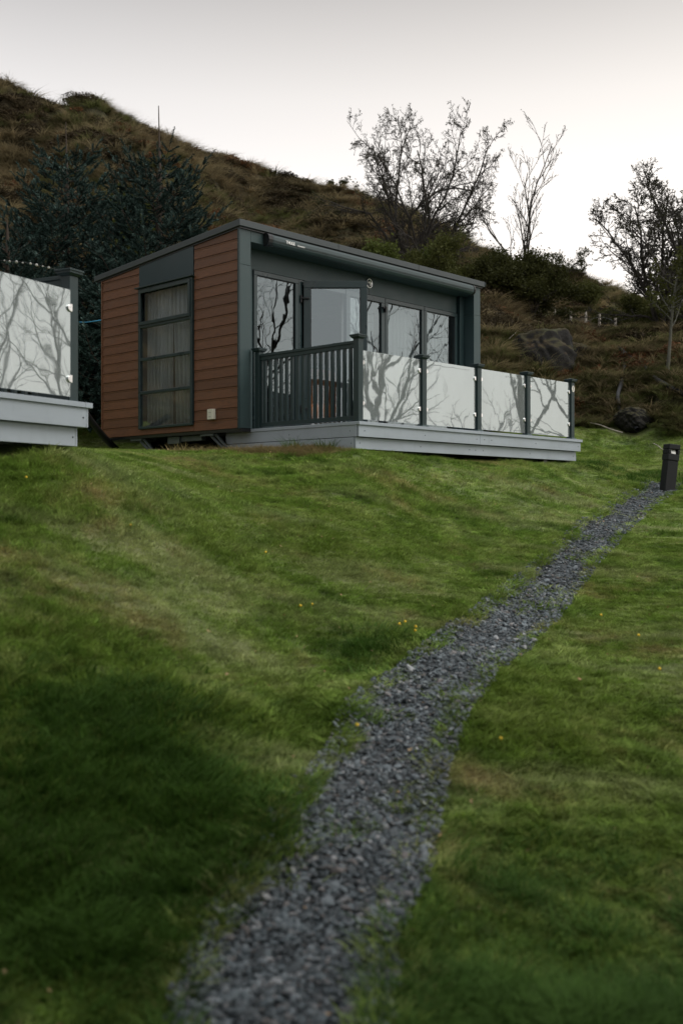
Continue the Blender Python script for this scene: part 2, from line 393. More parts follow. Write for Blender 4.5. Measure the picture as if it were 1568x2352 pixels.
# ------------------------------------------------------------------ terrain height
CP = []
def cp(u, v, d): CP.append(PT(u, v, d))
def cw(x, y, z): CP.append(np.array([x, y, z], float))
PATH_UVD = [(560, 2650, 2.3), (645, 2352, 2.9), (690, 2150, 3.4), (785, 1950, 3.95), (862, 1807, 4.6), (905, 1700, 5.15), (955, 1607, 5.75), (1029, 1541, 6.3), (1110, 1470, 7.1), (1171, 1425, 7.7), (1219, 1382, 8.3), (1270, 1325, 9.2), (1355, 1240, 11.0), (1410, 1190, 12.6), (1495, 1131, 15.2), (1530, 1112, 16.2)]
for p in PATH_UVD: cp(*p)
for p in [(60, 2352, 2.85), (60, 1800, 4.0), (60, 1500, 5.0), (60, 1300, 6.0), (60, 1200, 6.7), (60, 1100, 7.5), (40, 1040, 8.1), (160, 1036, 8.6), (200, 1041, 9.4), (250, 1044, 10.8), (300, 1044, 12.0),
          (400, 1045, 12.8), (400, 1100, 9.4), (400, 1200, 8.0), (400, 1300, 7.1), (400, 1500, 5.8), (400, 1800, 4.3), (400, 2352, 2.95),
          (600, 1043, 12.5), (600, 1100, 10.9), (600, 1200, 9.0), (600, 1300, 7.9), (600, 1500, 6.3), (600, 1800, 4.5), (820, 1038, 12.7), (820, 1100, 11.3), (820, 1250, 9.0), (820, 1450, 7.1),
          (1000, 1053, 13.9), (1000, 1150, 11.6), (1000, 1300, 9.1), (1170, 1066, 15.0), (1170, 1150, 12.4), (1330, 1070, 16.4), (1330, 1130, 14.2),
          (1340, 1006, 20.3), (1400, 1045, 18.9), (1450, 1030, 20.2), (1560, 1052, 18.6), (1568, 1100, 16.4),
          (1568, 1250, 10.9), (1568, 1450, 7.5), (1568, 1800, 4.95), (1568, 2352, 3.05), (1250, 1600, 6.0), (1100, 2000, 4.0), (1050, 2352, 2.95), (1400, 1400, 8.3),
          # bank and hill
          (205, 1000, 19.0), (205, 850, 22), (205, 700, 27), (500, 1000, 19.2), (500, 850, 22.3), (500, 700, 27), (800, 1000, 19.8), (800, 850, 22.8), (800, 700, 28), (1110, 985, 20.8), (1110, 850, 23.2), (1110, 730, 28),
          (1250, 920, 22.3), (1250, 800, 26.5), (1240, 738, 38), (1400, 900, 22.6), (1420, 775, 31), (1568, 960, 20.8), (1568, 840, 24), (1568, 745, 33),
          (0, 560, 32), (0, 400, 38), (300, 560, 32), (600, 600, 33), (600, 480, 42), (990, 640, 33), (1190, 660, 36)]: cp(*p)
RIDGE = [(-400, 60, 44), (-200, 130, 45), (-60, 175, 46), (0, 192, 46), (60, 208, 46), (130, 232, 46.5), (240, 235, 47), (330, 272, 47), (400, 296, 48), (500, 342, 49), (590, 374, 50), (700, 428, 52), (800, 452, 53), (870, 488, 54), (1000, 545, 55), (1150, 600, 56), (1270, 628, 57), (1330, 642, 58), (1400, 688, 59), (1480, 735, 60)]
for u, v, d in RIDGE:
    cp(u, v, d); p = PT(u, v, d); cw(p[0] * 1.12, p[1] * 1.12, p[2] * 1.0); cw(p[0] * 1.6, p[1] * 1.6, p[2] * .85)
for p in [(22, 60, 8), (9.5, 19, -.1), (12, 18, -.8), (18, 22, -1.6), (22, 34, -.5), (32, 48, 1), (10, 12, -1.0), (8, 5, -1.6), (16, 8, -2.4), (26, 16, -4), (40, 30, -5), (60, 60, -6), (100, 100, -10), (120, 40, -14), (120, 0, -16),
          (0, -4, -2.1), (0, -12, -3.4), (14, -10, -4.2), (-6, -4, -1.5), (-12, -8, -2.2), (-6, 3, -.9), (-7, 8, .5), (-10, 13, 1.1), (-16, 10, 3), (-26, 14, 8), (-30, 30, 16), (-40, 5, 10), (-30, -20, 0), (0, -60, -12), (0, -200, -22), (150, -150, -22), (-150, -100, -10),
          (300, 0, -22), (300, 200, -20), (60, 160, -4), (0, 200, 0), (-150, 150, 10), (-200, 0, 5), (0, 1500, -10), (1500, 0, -24), (0, -1500, -24), (-1500, 0, -10), (1200, 1200, -20), (-3, 14.5, .70), (1.5, 15, .62), (-2.5, 17, .85), (2.5, 18.5, .85)]: cw(*p)
CP = np.array(CP)
def warp(x, y):
    d = np.sqrt(x * x + y * y) + 1e-6; s = np.log1p(d / 2.5) / d
    return np.stack([x * s, y * s], -1)
Wc = warp(CP[:, 0], CP[:, 1])
def kern(r2): return .5 * r2 * np.log(r2 + 1e-9)
n_ = len(CP)
K = kern(((Wc[:, None] - Wc[None]) ** 2).sum(-1)) + np.eye(n_) * 2e-4
Pm = np.concatenate([np.ones((n_, 1)), Wc], 1)
A = np.block([[K, Pm], [Pm.T, np.zeros((3, 3))]])
sol = np.linalg.solve(A, np.concatenate([CP[:, 2], np.zeros(3)]))
def tps(x, y):
    x = np.asarray(x, float).ravel(); y = np.asarray(y, float).ravel(); out = np.empty(len(x))
    for i in range(0, len(x), 60000):
        W = warp(x[i:i + 60000], y[i:i + 60000])
        out[i:i + 60000] = kern(((W[:, None] - Wc[None]) ** 2).sum(-1)) @ sol[:n_] + sol[n_] + W @ sol[n_ + 1:]
    return out
def u_of(x, y): return 784 + FPX * x / np.maximum(y, .01)
_bu = np.array([-3000, 0, 1100, 1250, 1340, 1450, 1568, 1700, 2200]); _bd = np.array([17.5, 18.6, 20.2, 20.6, 20.8, 20.6, 19.6, 19.0, 19.0])
def hillness(x, y):
    """0 on the lawn, 1 on the moor bank behind"""
    d = y; b = np.interp(u_of(x, y), _bu, _bd) + 1.1 * fbm(x * .6, y * .6, 91, 2)
    k = sstep(0, 1.6, d - b) * (y > 3)
    k = k * (1 - sstep(.40, .62, x / np.maximum(y, .1)))
    left = sstep(6.0, 9.0, -x) * (y > -3)
    return np.maximum(k, left * (y < 40))
pc = np.array([PT(*p) for p in PATH_UVD]); 
def dense(P, n=260):
    t = np.linspace(0, len(P) - 1, n); i = np.clip(t.astype(int), 0, len(P) - 2); f = (t - i)[:, None]
    P0 = P[np.clip(i - 1, 0, None)]; P1 = P[i]; P2 = P[i + 1]; P3 = P[np.clip(i + 2, None, len(P) - 1)]
    return .5 * ((2 * P1) + (-P0 + P2) * f + (2 * P0 - 5 * P1 + 4 * P2 - P3) * f ** 2 + (-P0 + 3 * P1 - 3 * P2 + P3) * f ** 3)
PD = dense(pc)
def path_dist(x, y):
    x = np.asarray(x); y = np.asarray(y); out = np.full(len(x), 99.)
    near = np.where((y > 1.5) & (y < 20) & (np.abs(x) < 8))[0]
    for i in range(0, len(near), 40000):
        s = near[i:i + 40000]
        out[s] = np.sqrt(((x[s, None] - PD[None, :, 0]) ** 2 + (y[s, None] - PD[None, :, 1]) ** 2).min(1))
    return out
def height(x, y, pd=None):
    x = np.asarray(x, float).ravel(); y = np.asarray(y, float).ravel()
    z = tps(x, y); d = np.hypot(x, y)
    if pd is None: pd = path_dist(x, y)
    h = hillness(x, y); far = 1 - sstep(90, 200, d)
    pad = 1 - np.clip(((x - .3) ** 2 / 9 + (y - 15) ** 2 / 9), 0, 1)
    lawn = (fbm(x * 1.1, y * 1.1, 5, 3) * .09 + fbm(x * 5, y * 5, 8, 2) * .028) * (1 - h) * (1 - .8 * pad)
    rough = (fbm(x * .42, y * .42, 21, 3) * 1.5 + np.abs(fbm(x * 1.1 + 4, y * 1.1, 33, 3)) * .9 - .12 + fbm(x * 3.2, y * 3.2, 44, 2) * .28 + sstep(.04, .12, fbm(x * .55 + 9, y * .55, 52, 2)) * .45 * sstep(30, 42, d) - .75 * sstep(32, 44, d))
    big = sstep(23, 34, d)
    z = z + lawn * far + rough * h * far * (.66 + .34 * big)
    z -= .035 * (1 - sstep(.12, .30, pd))
    return z

# ------------------------------------------------------------------ ground sheets (radial grid so that near ground is fine)
fine = np.arange(-25, 25.01, .13)
coarse = np.concatenate([np.arange(26, 90, 1.0), np.arange(90, 271, 4.0), np.arange(272, 334.5, 1.5)])
th = np.radians(np.concatenate([fine, coarse])); nt_ = len(th)
dd = np.concatenate([[.05, .6, 1.2], np.geomspace(1.6, 85, 470), np.geomspace(95, 3000, 24)]); nd = len(dd)
TH, DD = np.meshgrid(th, dd)                      # rows: distance
GX = (DD * np.sin(TH)).ravel(); GY = (DD * np.cos(TH)).ravel()
GZ = height(GX, GY)
V = np.stack([GX, GY, GZ], 1)
i, j = np.meshgrid(np.arange(nd - 1), np.arange(nt_), indexing='ij'); j2 = (j + 1) % nt_
F = np.stack([i * nt_ + j, i * nt_ + j2, (i + 1) * nt_ + j2, (i + 1) * nt_ + j], -1).reshape(-1, 4)
HN = hillness(GX, GY); DV = np.hypot(GX, GY)
isH = ((HN[F].mean(1) > .35) & (DV[F[:, 0]] < 90)) | (DV[F[:, 0]] > 90)
def sub(V, F):
    u, inv = np.unique(F, return_inverse=True); return V[u], inv.reshape(F.shape)
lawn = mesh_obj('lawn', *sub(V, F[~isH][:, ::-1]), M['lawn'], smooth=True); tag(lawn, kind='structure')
hill = mesh_obj('hillside', *sub(V, F[isH][:, ::-1]), M['hill'], smooth=True); tag(hill, kind='structure')

# gravel path sheet
m_ = len(PD); T = np.gradient(PD[:, :2], axis=0); T /= np.linalg.norm(T, axis=1)[:, None]; NN = np.stack([T[:, 1], -T[:, 0]], 1)
PW = np.interp(np.linspace(0, 1, m_), [0, .35, .6, 1], [.30, .30, .28, .24])
offs = np.linspace(-1, 1, 15)
wob = 1 + .25 * (vnoise(PD[:, 1] * 2.5, PD[:, 0] * 0, 3) - .5)
px = PD[:, 0, None] + NN[:, 0, None] * offs * (PW * wob)[:, None]; py = PD[:, 1, None] + NN[:, 1, None] * offs * (PW * wob)[:, None]
pz = height(px.ravel(), py.ravel()).reshape(px.shape) + .010 - .05 * np.abs(offs) ** 6
Vp = np.stack([px.ravel(), py.ravel(), pz.ravel()], 1); q = len(offs)
i, j = np.meshgrid(np.arange(m_ - 1), np.arange(q - 1), indexing='ij')
Fp = np.stack([i * q + j, i * q + j + 1, (i + 1) * q + j + 1, (i + 1) * q + j], -1).reshape(-1, 4)
tag(mesh_obj('gravel_path', Vp, Fp, M['path'], smooth=True), kind='structure')

# ------------------------------------------------------------------ scattering (geometry nodes, placed points)
def scatter(name, P, rot, sc, idx, objs, kind='stuff', label=None, cat=None):
    coll = bpy.data.collections.new(name + '_kinds')
    for k, o in enumerate(objs):
        o.name = 'k%02d_' % k + name; coll.objects.link(o)
    me = bpy.data.meshes.new(name); me.vertices.add(len(P)); me.vertices.foreach_set('co', np.asarray(P, np.float32).ravel())
    for an, ty, dat, key in (('rot', 'FLOAT_VECTOR', rot, 'vector'), ('sc', 'FLOAT_VECTOR', sc, 'vector'), ('idx', 'INT', idx, 'value')):
        a = me.attributes.new(an, ty, 'POINT'); a.data.foreach_set(key, np.asarray(dat, np.int32 if ty == 'INT' else np.float32).ravel())
    me.update()
    o = bpy.data.objects.new(name, me); COL.objects.link(o)
    ng = bpy.data.node_groups.new(name + '_scatter', 'GeometryNodeTree')
    ng.interface.new_socket('Geometry', in_out='INPUT', socket_type='NodeSocketGeometry'); ng.interface.new_socket('Geometry', in_out='OUTPUT', socket_type='NodeSocketGeometry')
    gi = ng.nodes.new('NodeGroupInput'); go = ng.nodes.new('NodeGroupOutput')
    ip = ng.nodes.new('GeometryNodeInstanceOnPoints'); ci = ng.nodes.new('GeometryNodeCollectionInfo')
    ci.inputs['Collection'].default_value = coll; ci.inputs['Separate Children'].default_value = True; ci.inputs['Reset Children'].default_value = True
    ip.inputs['Pick Instance'].default_value = True
    def attr(nm, ty):
        a = ng.nodes.new('GeometryNodeInputNamedAttribute'); a.data_type = ty; a.inputs['Name'].default_value = nm; return a.outputs['Attribute']
    er = ng.nodes.new('FunctionNodeEulerToRotation')
    L = ng.links.new
    L(gi.outputs[0], ip.inputs['Points']); L(ci.outputs[0], ip.inputs['Instance']); L(attr('idx', 'INT'), ip.inputs['Instance Index'])
    L(attr('rot', 'FLOAT_VECTOR'), er.inputs[0]); L(er.outputs[0], ip.inputs['Rotation']); L(attr('sc', 'FLOAT_VECTOR'), ip.inputs['Scale'])
    L(ip.outputs[0], go.inputs[0])
    md = o.modifiers.new('scatter', 'NODES'); md.node_group = ng
    return tag(o, label, cat, kind=kind)

def blades(n, rad, hmin, hmax, w, lean, droop=.4, segs=3, seed=0, updist=.5):
    """tuft of bent tapering blades"""
    g = np.random.default_rng(seed); V = []; F = []
    for k in range(n):
        a = g.uniform(0, 2 * math.pi); rr = rad * math.sqrt(g.uniform(0, 1)) * updist * 2 if updist else 0
        x0, y0 = rr * math.cos(a), rr * math.sin(a)
        a2 = a + g.normal(0, .8); h = g.uniform(hmin, hmax); l = g.normal(lean, lean * .5); wd = w * g.uniform(.7, 1.3)
        dx, dy = math.cos(a2), math.sin(a2); sx_, sy_ = -dy, dx; tw = g.uniform(-.6, .6); sx_, sy_ = sx_ * math.cos(tw) + dx * math.sin(tw), sy_ * math.cos(tw) + dy * math.sin(tw)
        b = len(V)
        for s in range(segs + 1):
            t = s / segs; out = l * h * t + droop * h * t ** 2.2; z = h * (t - droop * .55 * t ** 2.5) - .008
            ww = wd * (1 - t) ** .7 * .5
            cx, cy = x0 + dx * out, y0 + dy * out
            if s < segs: V += [(cx - sx_ * ww, cy - sy_ * ww, z), (cx + sx_ * ww, cy + sy_ * ww, z)]
            else: V.append((cx, cy, z))
        for s in range(segs - 1): F.append((b + 2 * s, b + 2 * s + 1, b + 2 * s + 3, b + 2 * s + 2))
        F.append((b + 2 * segs - 2, b + 2 * segs - 1, b + 2 * segs))
    return V, F
def proto(name, VF, mat): return mesh_obj(name, VF[0], VF[1], mat, link=False)

def terrain_normal_tilt(x, y, amt=1.0):
    e = .25; z0 = tps(x, y); zx = (tps(x + e, y) - z0) / e; zy = (tps(x, y + e) - z0) / e
    return zx * amt, zy * amt

# sector sampling: density per square metre falls with distance
def sector(n, d0, d1, ang=23.5, power=1.0):
    t = np.radians(rng.uniform(-ang, ang, n)); u = rng.uniform(0, 1, n)
    d = (d0 ** (2 * power) + u * (d1 ** (2 * power) - d0 ** (2 * power))) ** (1 / (2 * power))
    return d * np.sin(t), d * np.cos(t)
CX, CY, TH0 = -1.357, 14.0, R(46.35)
C2X, C2Y, TH2 = -2.163, 8.3, R(62.3)
def to_local(x, y, cx, cy, th):
    dx, dy = x - cx, y - cy; return dx * math.cos(th) + dy * math.sin(th), -dx * math.sin(th) + dy * math.cos(th)
def blocked(x, y):
    a, b = to_local(x, y, CX, CY, TH0); a2, b2 = to_local(x, y, C2X, C2Y, TH2)
    return ((a > .22) & (a < 5.3) & (b > -1.9) & (b < .4)) | ((a > .15) & (a < 5.4) & (b > .2) & (b < 3.2)) | ((a2 < .05) & (a2 > -6) & (b2 > .1) & (b2 < 3))
def padgravel(x, y):
    a, b = to_local(x, y, CX, CY, TH0)
    return (a > -1.35 + .5 * vnoise(b * 2, b * 0, 5)) & (a < .6) & (b > .55) & (b < 4.2)

# lawn blades
lawn_protos = []
for k in range(5): lawn_protos.append(proto('tuft', blades(46, .07, .014, .042, .0050, .35, .45, 2, 100 + k), M['grass']))
for k in range(3): lawn_protos.append(proto('tuft', blades(40, .08, .035, .085, .0058, .3, .55, 3, 200 + k), M['grass']))
for k in range(2): lawn_protos.append(proto('tuft', blades(38, .08, .05, .115, .0055, .3, .55, 3, 300 + k), M['rank']))
for k in range(2): lawn_protos.append(proto('tuft', blades(34, .09, .05, .15, .005, .4, .6, 3, 400 + k), M['straw']))
LX, LY = [], []
for n, d0, d1, a in ((20000, 2.2, 6.2, 24), (36000, 6.2, 12, 21), (40000, 12, 21.5, 20.5)):
    x, y = sector(n, d0, d1, a); LX.append(x); LY.append(y)
LX = np.concatenate(LX); LY = np.concatenate(LY)
pd_ = path_dist(LX, LY); hn = hillness(LX, LY)
pw_here = np.interp(LY, [2.3, 4.6, 8, 16], [.30, .29, .27, .23]) * (1 + .35 * fbm(LX * 2.2, LY * 2.2, 61, 3)) * 1.0
keep = ((pd_ > pw_here - .02) | ((fbm(LX * 3.1, LY * 3.1, 123, 3) > .13) & (rng.uniform(0, 1, len(LX)) < .22))) & (hn < .75) & ~blocked(LX, LY) & ~(padgravel(LX, LY) & (rng.uniform(0, 1, len(LX)) < .8))
LX, LY, pd_, pw_here = LX[keep], LY[keep], pd_[keep], pw_here[keep]
LZ = height(LX, LY, pd_)
LU = u_of(LX, LY); LV = HZ - LZ / LY * FPX
long_ = fbm(LX * .9 + 3, LY * .9, 71, 3) + .02
def spot(u, v, d, r):
    p = PT(u, v, d); return np.exp(-((LX - p[0]) ** 2 + (LY - p[1]) ** 2) / (r * r))
rank = np.zeros(len(LX))  # long lush grass; the nearest spots also carry foreground darkness in their colour
for u, v, d, r in ((860, 1500, 6.7, .28), (560, 1860, 4.3, .35), (1420, 1120, 16.6, .6), (1500, 1100, 16.4, .5), (300, 2050, 3.5, .7), (120, 2250, 3.0, .9), (420, 2250, 3.0, .5), (1250, 2280, 3.1, .5), (1500, 2100, 3.7, .5), (300, 1900, 4.6, .4)):
    rank += spot(u, v, d, r)
rank = rank * np.clip(.75 + 3.2 * fbm(LX * 1.7, LY * 1.7, 131, 3), .1, 1.2)
la, lb = to_local(LX, LY, CX, CY, TH0)
edge_deck = ((lb < -1.88) & (lb > -2.25) & (la > .1) & (la < 5.5)) | ((la > -.12) & (la < .2) & (lb > -2.1) & (lb < .4))
fringe = ((la > -.75) & (la < .1) & (lb > -2.0) & (lb < 1.6))
l2a, l2b = to_local(LX, LY, C2X, C2Y, TH2); edge2 = (l2b > -.35) & (l2b < .15) & (l2a < .3)
pe = pd_ < pw_here + .10
rr = rng.uniform(0, 1, len(LX))
idx = rng.integers(0, 5, len(LX))
idx = np.where((long_ > .12) & (rr < .4), rng.integers(5, 8, len(LX)), idx)
idx = np.where((edge_deck | edge2) & (rr < .75), rng.integers(5, 8, len(LX)), idx)
idx = np.where(rr < np.clip(rank, 0, .85) * .62, rng.integers(8, 10, len(LX)), idx)
idx = np.where(fringe & (rr < .55), rng.integers(10, 12, len(LX)), idx)
idx = np.where(pe & (rng.uniform(0, 1, len(LX)) < .45), rng.integers(5, 8, len(LX)), idx)
s0 = rng.uniform(.75, 1.25, len(LX)) * (1 + .35 * np.clip(fbm(LX * 2.5, LY * 2.5, 75, 2) * 2, -.5, 1)) * (1 + .012 * (LY - 6).clip(0))
shrub = 1 + .5 * np.clip(rank, 0, 1.0)
sc = np.stack([s0 * 1.05, s0 * 1.05, s0 * shrub * .70], 1)
zx, zy = terrain_normal_tilt(LX, LY, .7)
rot = np.stack([zy * .8, -zx * .8, rng.uniform(0, 6.28, len(LX))], 1)
scatter('lawn_grass', np.stack([LX, LY, LZ], 1), rot, sc, idx, lawn_protos, 'stuff', 'short mown grass of the sloping lawn with longer tufts', 'grass')

# slate chippings
def stone(seed):
    g = np.random.default_rng(seed); bm = bmesh.new(); bmesh.ops.create_icosphere(bm, subdivisions=1, radius=1)
    s = g.uniform(.6, 1.2, 3) * np.array([1, .75, .42])
    for v in bm.verts: v.co = Vector([v.co[k] * s[k] * g.uniform(.75, 1.15) for k in range(3)])
    me = bpy.data.meshes.new('stone'); bm.to_mesh(me); bm.free(); me.materials.append(M['stone'])
    return bpy.data.objects.new('stone', me)
ns = 46000
ti = (rng.uniform(0, 1, ns) ** 1.15 * (m_ - 1)); t0 = ti.astype(int); o_ = rng.uniform(-1.12, 1.12, ns)
SX = PD[t0, 0] + NN[t0, 0] * o_ * PW[t0] + rng.normal(0, .02, ns); SY = PD[t0, 1] + NN[t0, 1] * o_ * PW[t0] + rng.normal(0, .02, ns)
keep = (path_dist(SX, SY) < PW[t0] * (1 + .3 * fbm(SX * 2.2, SY * 2.2, 61, 3)) + .03) & ((fbm(SX * 3, SY * 3, 99, 3) < .20) | (rng.uniform(0, 1, ns) < .4)); SX, SY = SX[keep], SY[keep]
gx = []; gy = []
for k in range(5200):
    b = rng.uniform(.6, 4.2); a = rng.uniform(-1.3, .6); gx.append(CX + a * math.cos(TH0) - b * math.sin(TH0)); gy.append(CY + a * math.sin(TH0) + b * math.cos(TH0))
gx, gy = np.array(gx), np.array(gy); kk = padgravel(gx, gy) & (fbm(gx * 1.5, gy * 1.5, 55, 2) > -.12)
nb = len(SX); SX = np.concatenate([SX, gx[kk]]); SY = np.concatenate([SY, gy[kk]])
SZ = height(SX, SY) + rng.uniform(.006, .028, len(SX)); SZ[nb:] -= .008
ss = rng.lognormal(math.log(.0112), .48, len(SX)).clip(.006, .032)
scatter('path_gravel', np.stack([SX, SY, SZ], 1), np.stack([rng.uniform(-.7, .7, len(SX)), rng.uniform(-.7, .7, len(SX)), rng.uniform(0, 6.28, len(SX))], 1), np.stack([ss, ss, ss], 1), rng.integers(0, 7, len(SX)), [stone(k) for k in range(7)], 'stuff', 'loose blue-grey slate chippings on the path', 'gravel')

# fallen leaves and dry bits on the lawn and path
M['litter'] = veg_mat('dry_leaf_litter', lambda nt: mixc(nt, noise(nt, 9, 3, posvec(nt)), (.30, .13, .05), (.42, .36, .22)), .1, .5)
lit = []
for k in range(4):
    g = np.random.default_rng(900 + k); n = 7; tt_ = np.linspace(0, 2 * math.pi, n, endpoint=False)
    Vl = [(1.0 * math.cos(t) * g.uniform(.7, 1.1), .55 * math.sin(t) * g.uniform(.7, 1.1), .18 * math.cos(2 * t) + g.uniform(-.1, .1)) for t in tt_] + [(0, 0, -.1)]
    lit.append(proto('leaf', (Vl, [(i, (i + 1) % n, n) for i in range(n)]), M['litter']))
qx, qy = sector(900, 2.4, 16, 21); kk = ~blocked(qx, qy) & (hillness(qx, qy) < .3); qx, qy = qx[kk], qy[kk]; ql = rng.uniform(.006, .017, len(qx))
scatter('leaf_litter', np.stack([qx, qy, height(qx, qy) + rng.uniform(.018, .04, len(qx))], 1), np.stack([rng.uniform(-.6, .6, len(qx)), rng.uniform(-.6, .6, len(qx)), rng.uniform(0, 6.28, len(qx))], 1), np.stack([ql, ql, ql], 1), rng.integers(0, 4, len(qx)), lit, 'stuff', 'small dead leaves and dry bits lying in the lawn and on the path', 'leaf litter')

# moor vegetation on bank and hill
def heath(seed, n=260, r=.30, h=.26, leaf=.024):
    g = np.random.default_rng(seed); V = []; F = []
    for k in range(n):
        a = g.uniform(0, 6.28); q = r * math.sqrt(g.uniform(0, 1)); top = h * (1 - .6 * (q / r) ** 2) * g.uniform(.75, 1.15)
        c = np.array([q * math.cos(a), q * math.sin(a), top * g.uniform(.45, 1)]); b = len(V)
        for s in range(3): V.append(tuple(c + g.normal(0, leaf, 3)))
        F.append((b, b + 1, b + 2))
    return V, F
mo = []
for k in range(3): mo.append(proto('t', blades(80, .10, .18, .42, .016, .5, .95, 3, 500 + k), M['tus_straw']))
for k in range(3): mo.append(proto('t', blades(80, .12, .12, .32, .015, .5, .85, 3, 600 + k), M['tus_green']))
for k in range(3): mo.append(proto('t', heath(700 + k), M['heather']))
for k in range(2): mo.append(proto('t', heath(800 + k, 150, .26, .24, .028), M['bracken']))
x1, y1 = sector(17000, 18, 30, 21.5); x2, y2 = sector(24000, 30, 60, 20.5, .7)
HX = np.concatenate([x1, x2]); HY = np.concatenate([y1, y2]); hn = hillness(HX, HY)
k_ = (hn > .25) & ~blocked(HX, HY); HX, HY = HX[k_], HY[k_]; HZz = height(HX, HY) - .02
f1 = fbm(HX * .35, HY * .35, 12, 3) + rng.normal(0, .05, len(HX)); f2 = fbm(HX * .8, HY * .8, 14, 3) + rng.normal(0, .05, len(HX)); dH = HY
ix = rng.integers(0, 3, len(HX)); rq = rng.uniform(0, 1, len(HX)); QT = lambda f, q: np.quantile(f, q)
ix = np.where((f1 > QT(f1, .45)) & (rq < .7), rng.integers(3, 6, len(HX)), ix)
ix = np.where((f2 > QT(f2, .68)) & (dH > 25) & (rq < .85), rng.integers(6, 9, len(HX)), ix)
ix = np.where((f2 < QT(f2, .06)) & (rq < .8), rng.integers(9, 11, len(HX)), ix)
hs_ = rng.uniform(.7, 1.35, len(HX)) * np.interp(dH, [18, 24, 60], [.7, 1.0, 1.4]) * np.where((u_of(HX, HY) > 1180) & (dH > 28) & (dH < 43), .5, 1)
zx, zy = terrain_normal_tilt(HX, HY, .5)
scatter('moor_vegetation', np.stack([HX, HY, HZz], 1), np.stack([zy * .6, -zx * .6, rng.uniform(0, 6.28, len(HX))], 1), np.stack([hs_, hs_, hs_ * rng.uniform(.7, 1.1, len(HX)) * np.interp(dH, [30, 50], [1, .6])], 1), ix, mo, 'stuff', 'rough grass tussocks, heather and dead bracken covering the hillside', 'moorland')

#PART2
# ------------------------------------------------------------------ holiday cabin
ZB = 1.015
cabin = empty('holiday_cabin', (CX, CY, ZB), TH0)
tag(cabin, 'brown timber-clad cabin with dark green frame and sloping roof, standing on short steel legs', 'cabin')
def nb(): return MB(ZB)
def zr(b): return 3.712 - .0722 * b          # underside of the roof
def clad(b0, b1, skip=None):
    mb = nb(); ex = .142
    for k in range(20):
        z0 = ZB + k * ex; z1 = z0 + ex
        bb = np.arange(b0, b1 + .001, max(.05, (b1 - b0) / max(1, round((b1 - b0) / .16))))
        segs = []
        for p, q_ in zip(bb[:-1], bb[1:]):
            if min(z1, zr(p)) - z0 < .004: continue
            segs.append((p, q_))
        if not segs: continue
        p0, p1 = segs[0][0], segs[-1][1]
        def top(b): return min(z1, max(zr(b), z0 + .003))
        # board profile: thick lower edge, rounded lip on top, groove
        prof = [(0, .0), (-.013, .0), (-.016, .006), (-.016, .012), (-.010, .80), (-.013, .84), (-.013, .93), (-.004, .97), (-.004, 1.0), (0, 1.0)]
        bs = [s[0] for s in segs] + [p1]; Vv = []; Ff = []; n = len(prof)
        for b in bs:
            t = top(b)
            for (da, f) in prof: Vv.append((da, b, min(z0 + f * ex, t)))
        for s in range(len(bs) - 1):
            for r_ in range(n - 1): Ff.append((s * n + r_, s * n + r_ + 1, (s + 1) * n + r_ + 1, (s + 1) * n + r_))
        Ff.append(tuple(range(n))[::-1]); Ff.append(tuple(range((len(bs) - 1) * n, len(bs) * n)))
        mb.add(Vv, Ff)
    return mb
mb = clad(2.285, 3.245); m2 = clad(.03, .975); mb.add([(x, y, z + ZB) for x, y, z in m2.V], m2.F)
# lowest row below the window
ex = .142; prof = [(0, 0), (-.017, 0), (-.020, .006), (-.010, .115), (0, .117)]
mb.extr([(p[0], ZB + p[1]) for p in prof], 'b', .975, 2.285)
side = mb.build('timber_cladding', M['clad'], cabin)
nb().box(-.026, .03, 3.245, 3.275, ZB - .008, 3.48).build('corner_trim', M['clad'], cabin, .003)
nb().box(-.030, -.001, -.004, .029, ZB - .01, 3.70).build('corner_trim', M['post'], cabin, .003)
# screws of the corner trim
for z in np.linspace(1.15, 3.5, 7): nb().cyl((-.031, .013, z), (-1, 0, 0), .006, .003, 8).build('screw', M['galv'], cabin)
# walls behind the cladding, floor, rear and far walls, ceiling
mb = nb()
mb.box(.001, .05, 2.27, 3.26, ZB, 3.44); mb.box(.001, .05, .03, .98, ZB, 3.60); mb.box(.001, .05, .98, 2.27, ZB, 1.13)
mb.extr([(.98, 3.20), (2.27, 3.20), (2.27, 3.50), (.98, 3.60)], 'a', .001, .05)
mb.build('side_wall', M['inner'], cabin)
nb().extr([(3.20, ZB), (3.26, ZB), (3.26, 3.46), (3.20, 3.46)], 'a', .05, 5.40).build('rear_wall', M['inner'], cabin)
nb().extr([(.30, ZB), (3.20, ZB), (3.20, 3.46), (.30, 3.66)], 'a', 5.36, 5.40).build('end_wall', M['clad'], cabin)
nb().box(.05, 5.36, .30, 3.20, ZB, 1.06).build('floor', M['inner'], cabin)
nb().box(-.004, 5.42, -.004, 3.27, ZB - .045, ZB - .003).build('chassis_frame', M['black'], cabin)
# teal panel above the side window, sloping top
mb = nb(); mb.add([(-.022, .985, 3.205), (-.022, 2.275, 3.205), (-.022, 2.275, zr(2.275)), (-.022, .985, zr(.985)), (0, .985, 3.205), (0, 2.275, 3.205), (0, 2.275, zr(2.275)), (0, .985, zr(.985))],
       [(0, 1, 2, 3), (7, 6, 5, 4), (0, 4, 5, 1), (1, 5, 6, 2), (2, 6, 7, 3), (3, 7, 4, 0)])
mb.build('panel', M['teal'], cabin, .002)
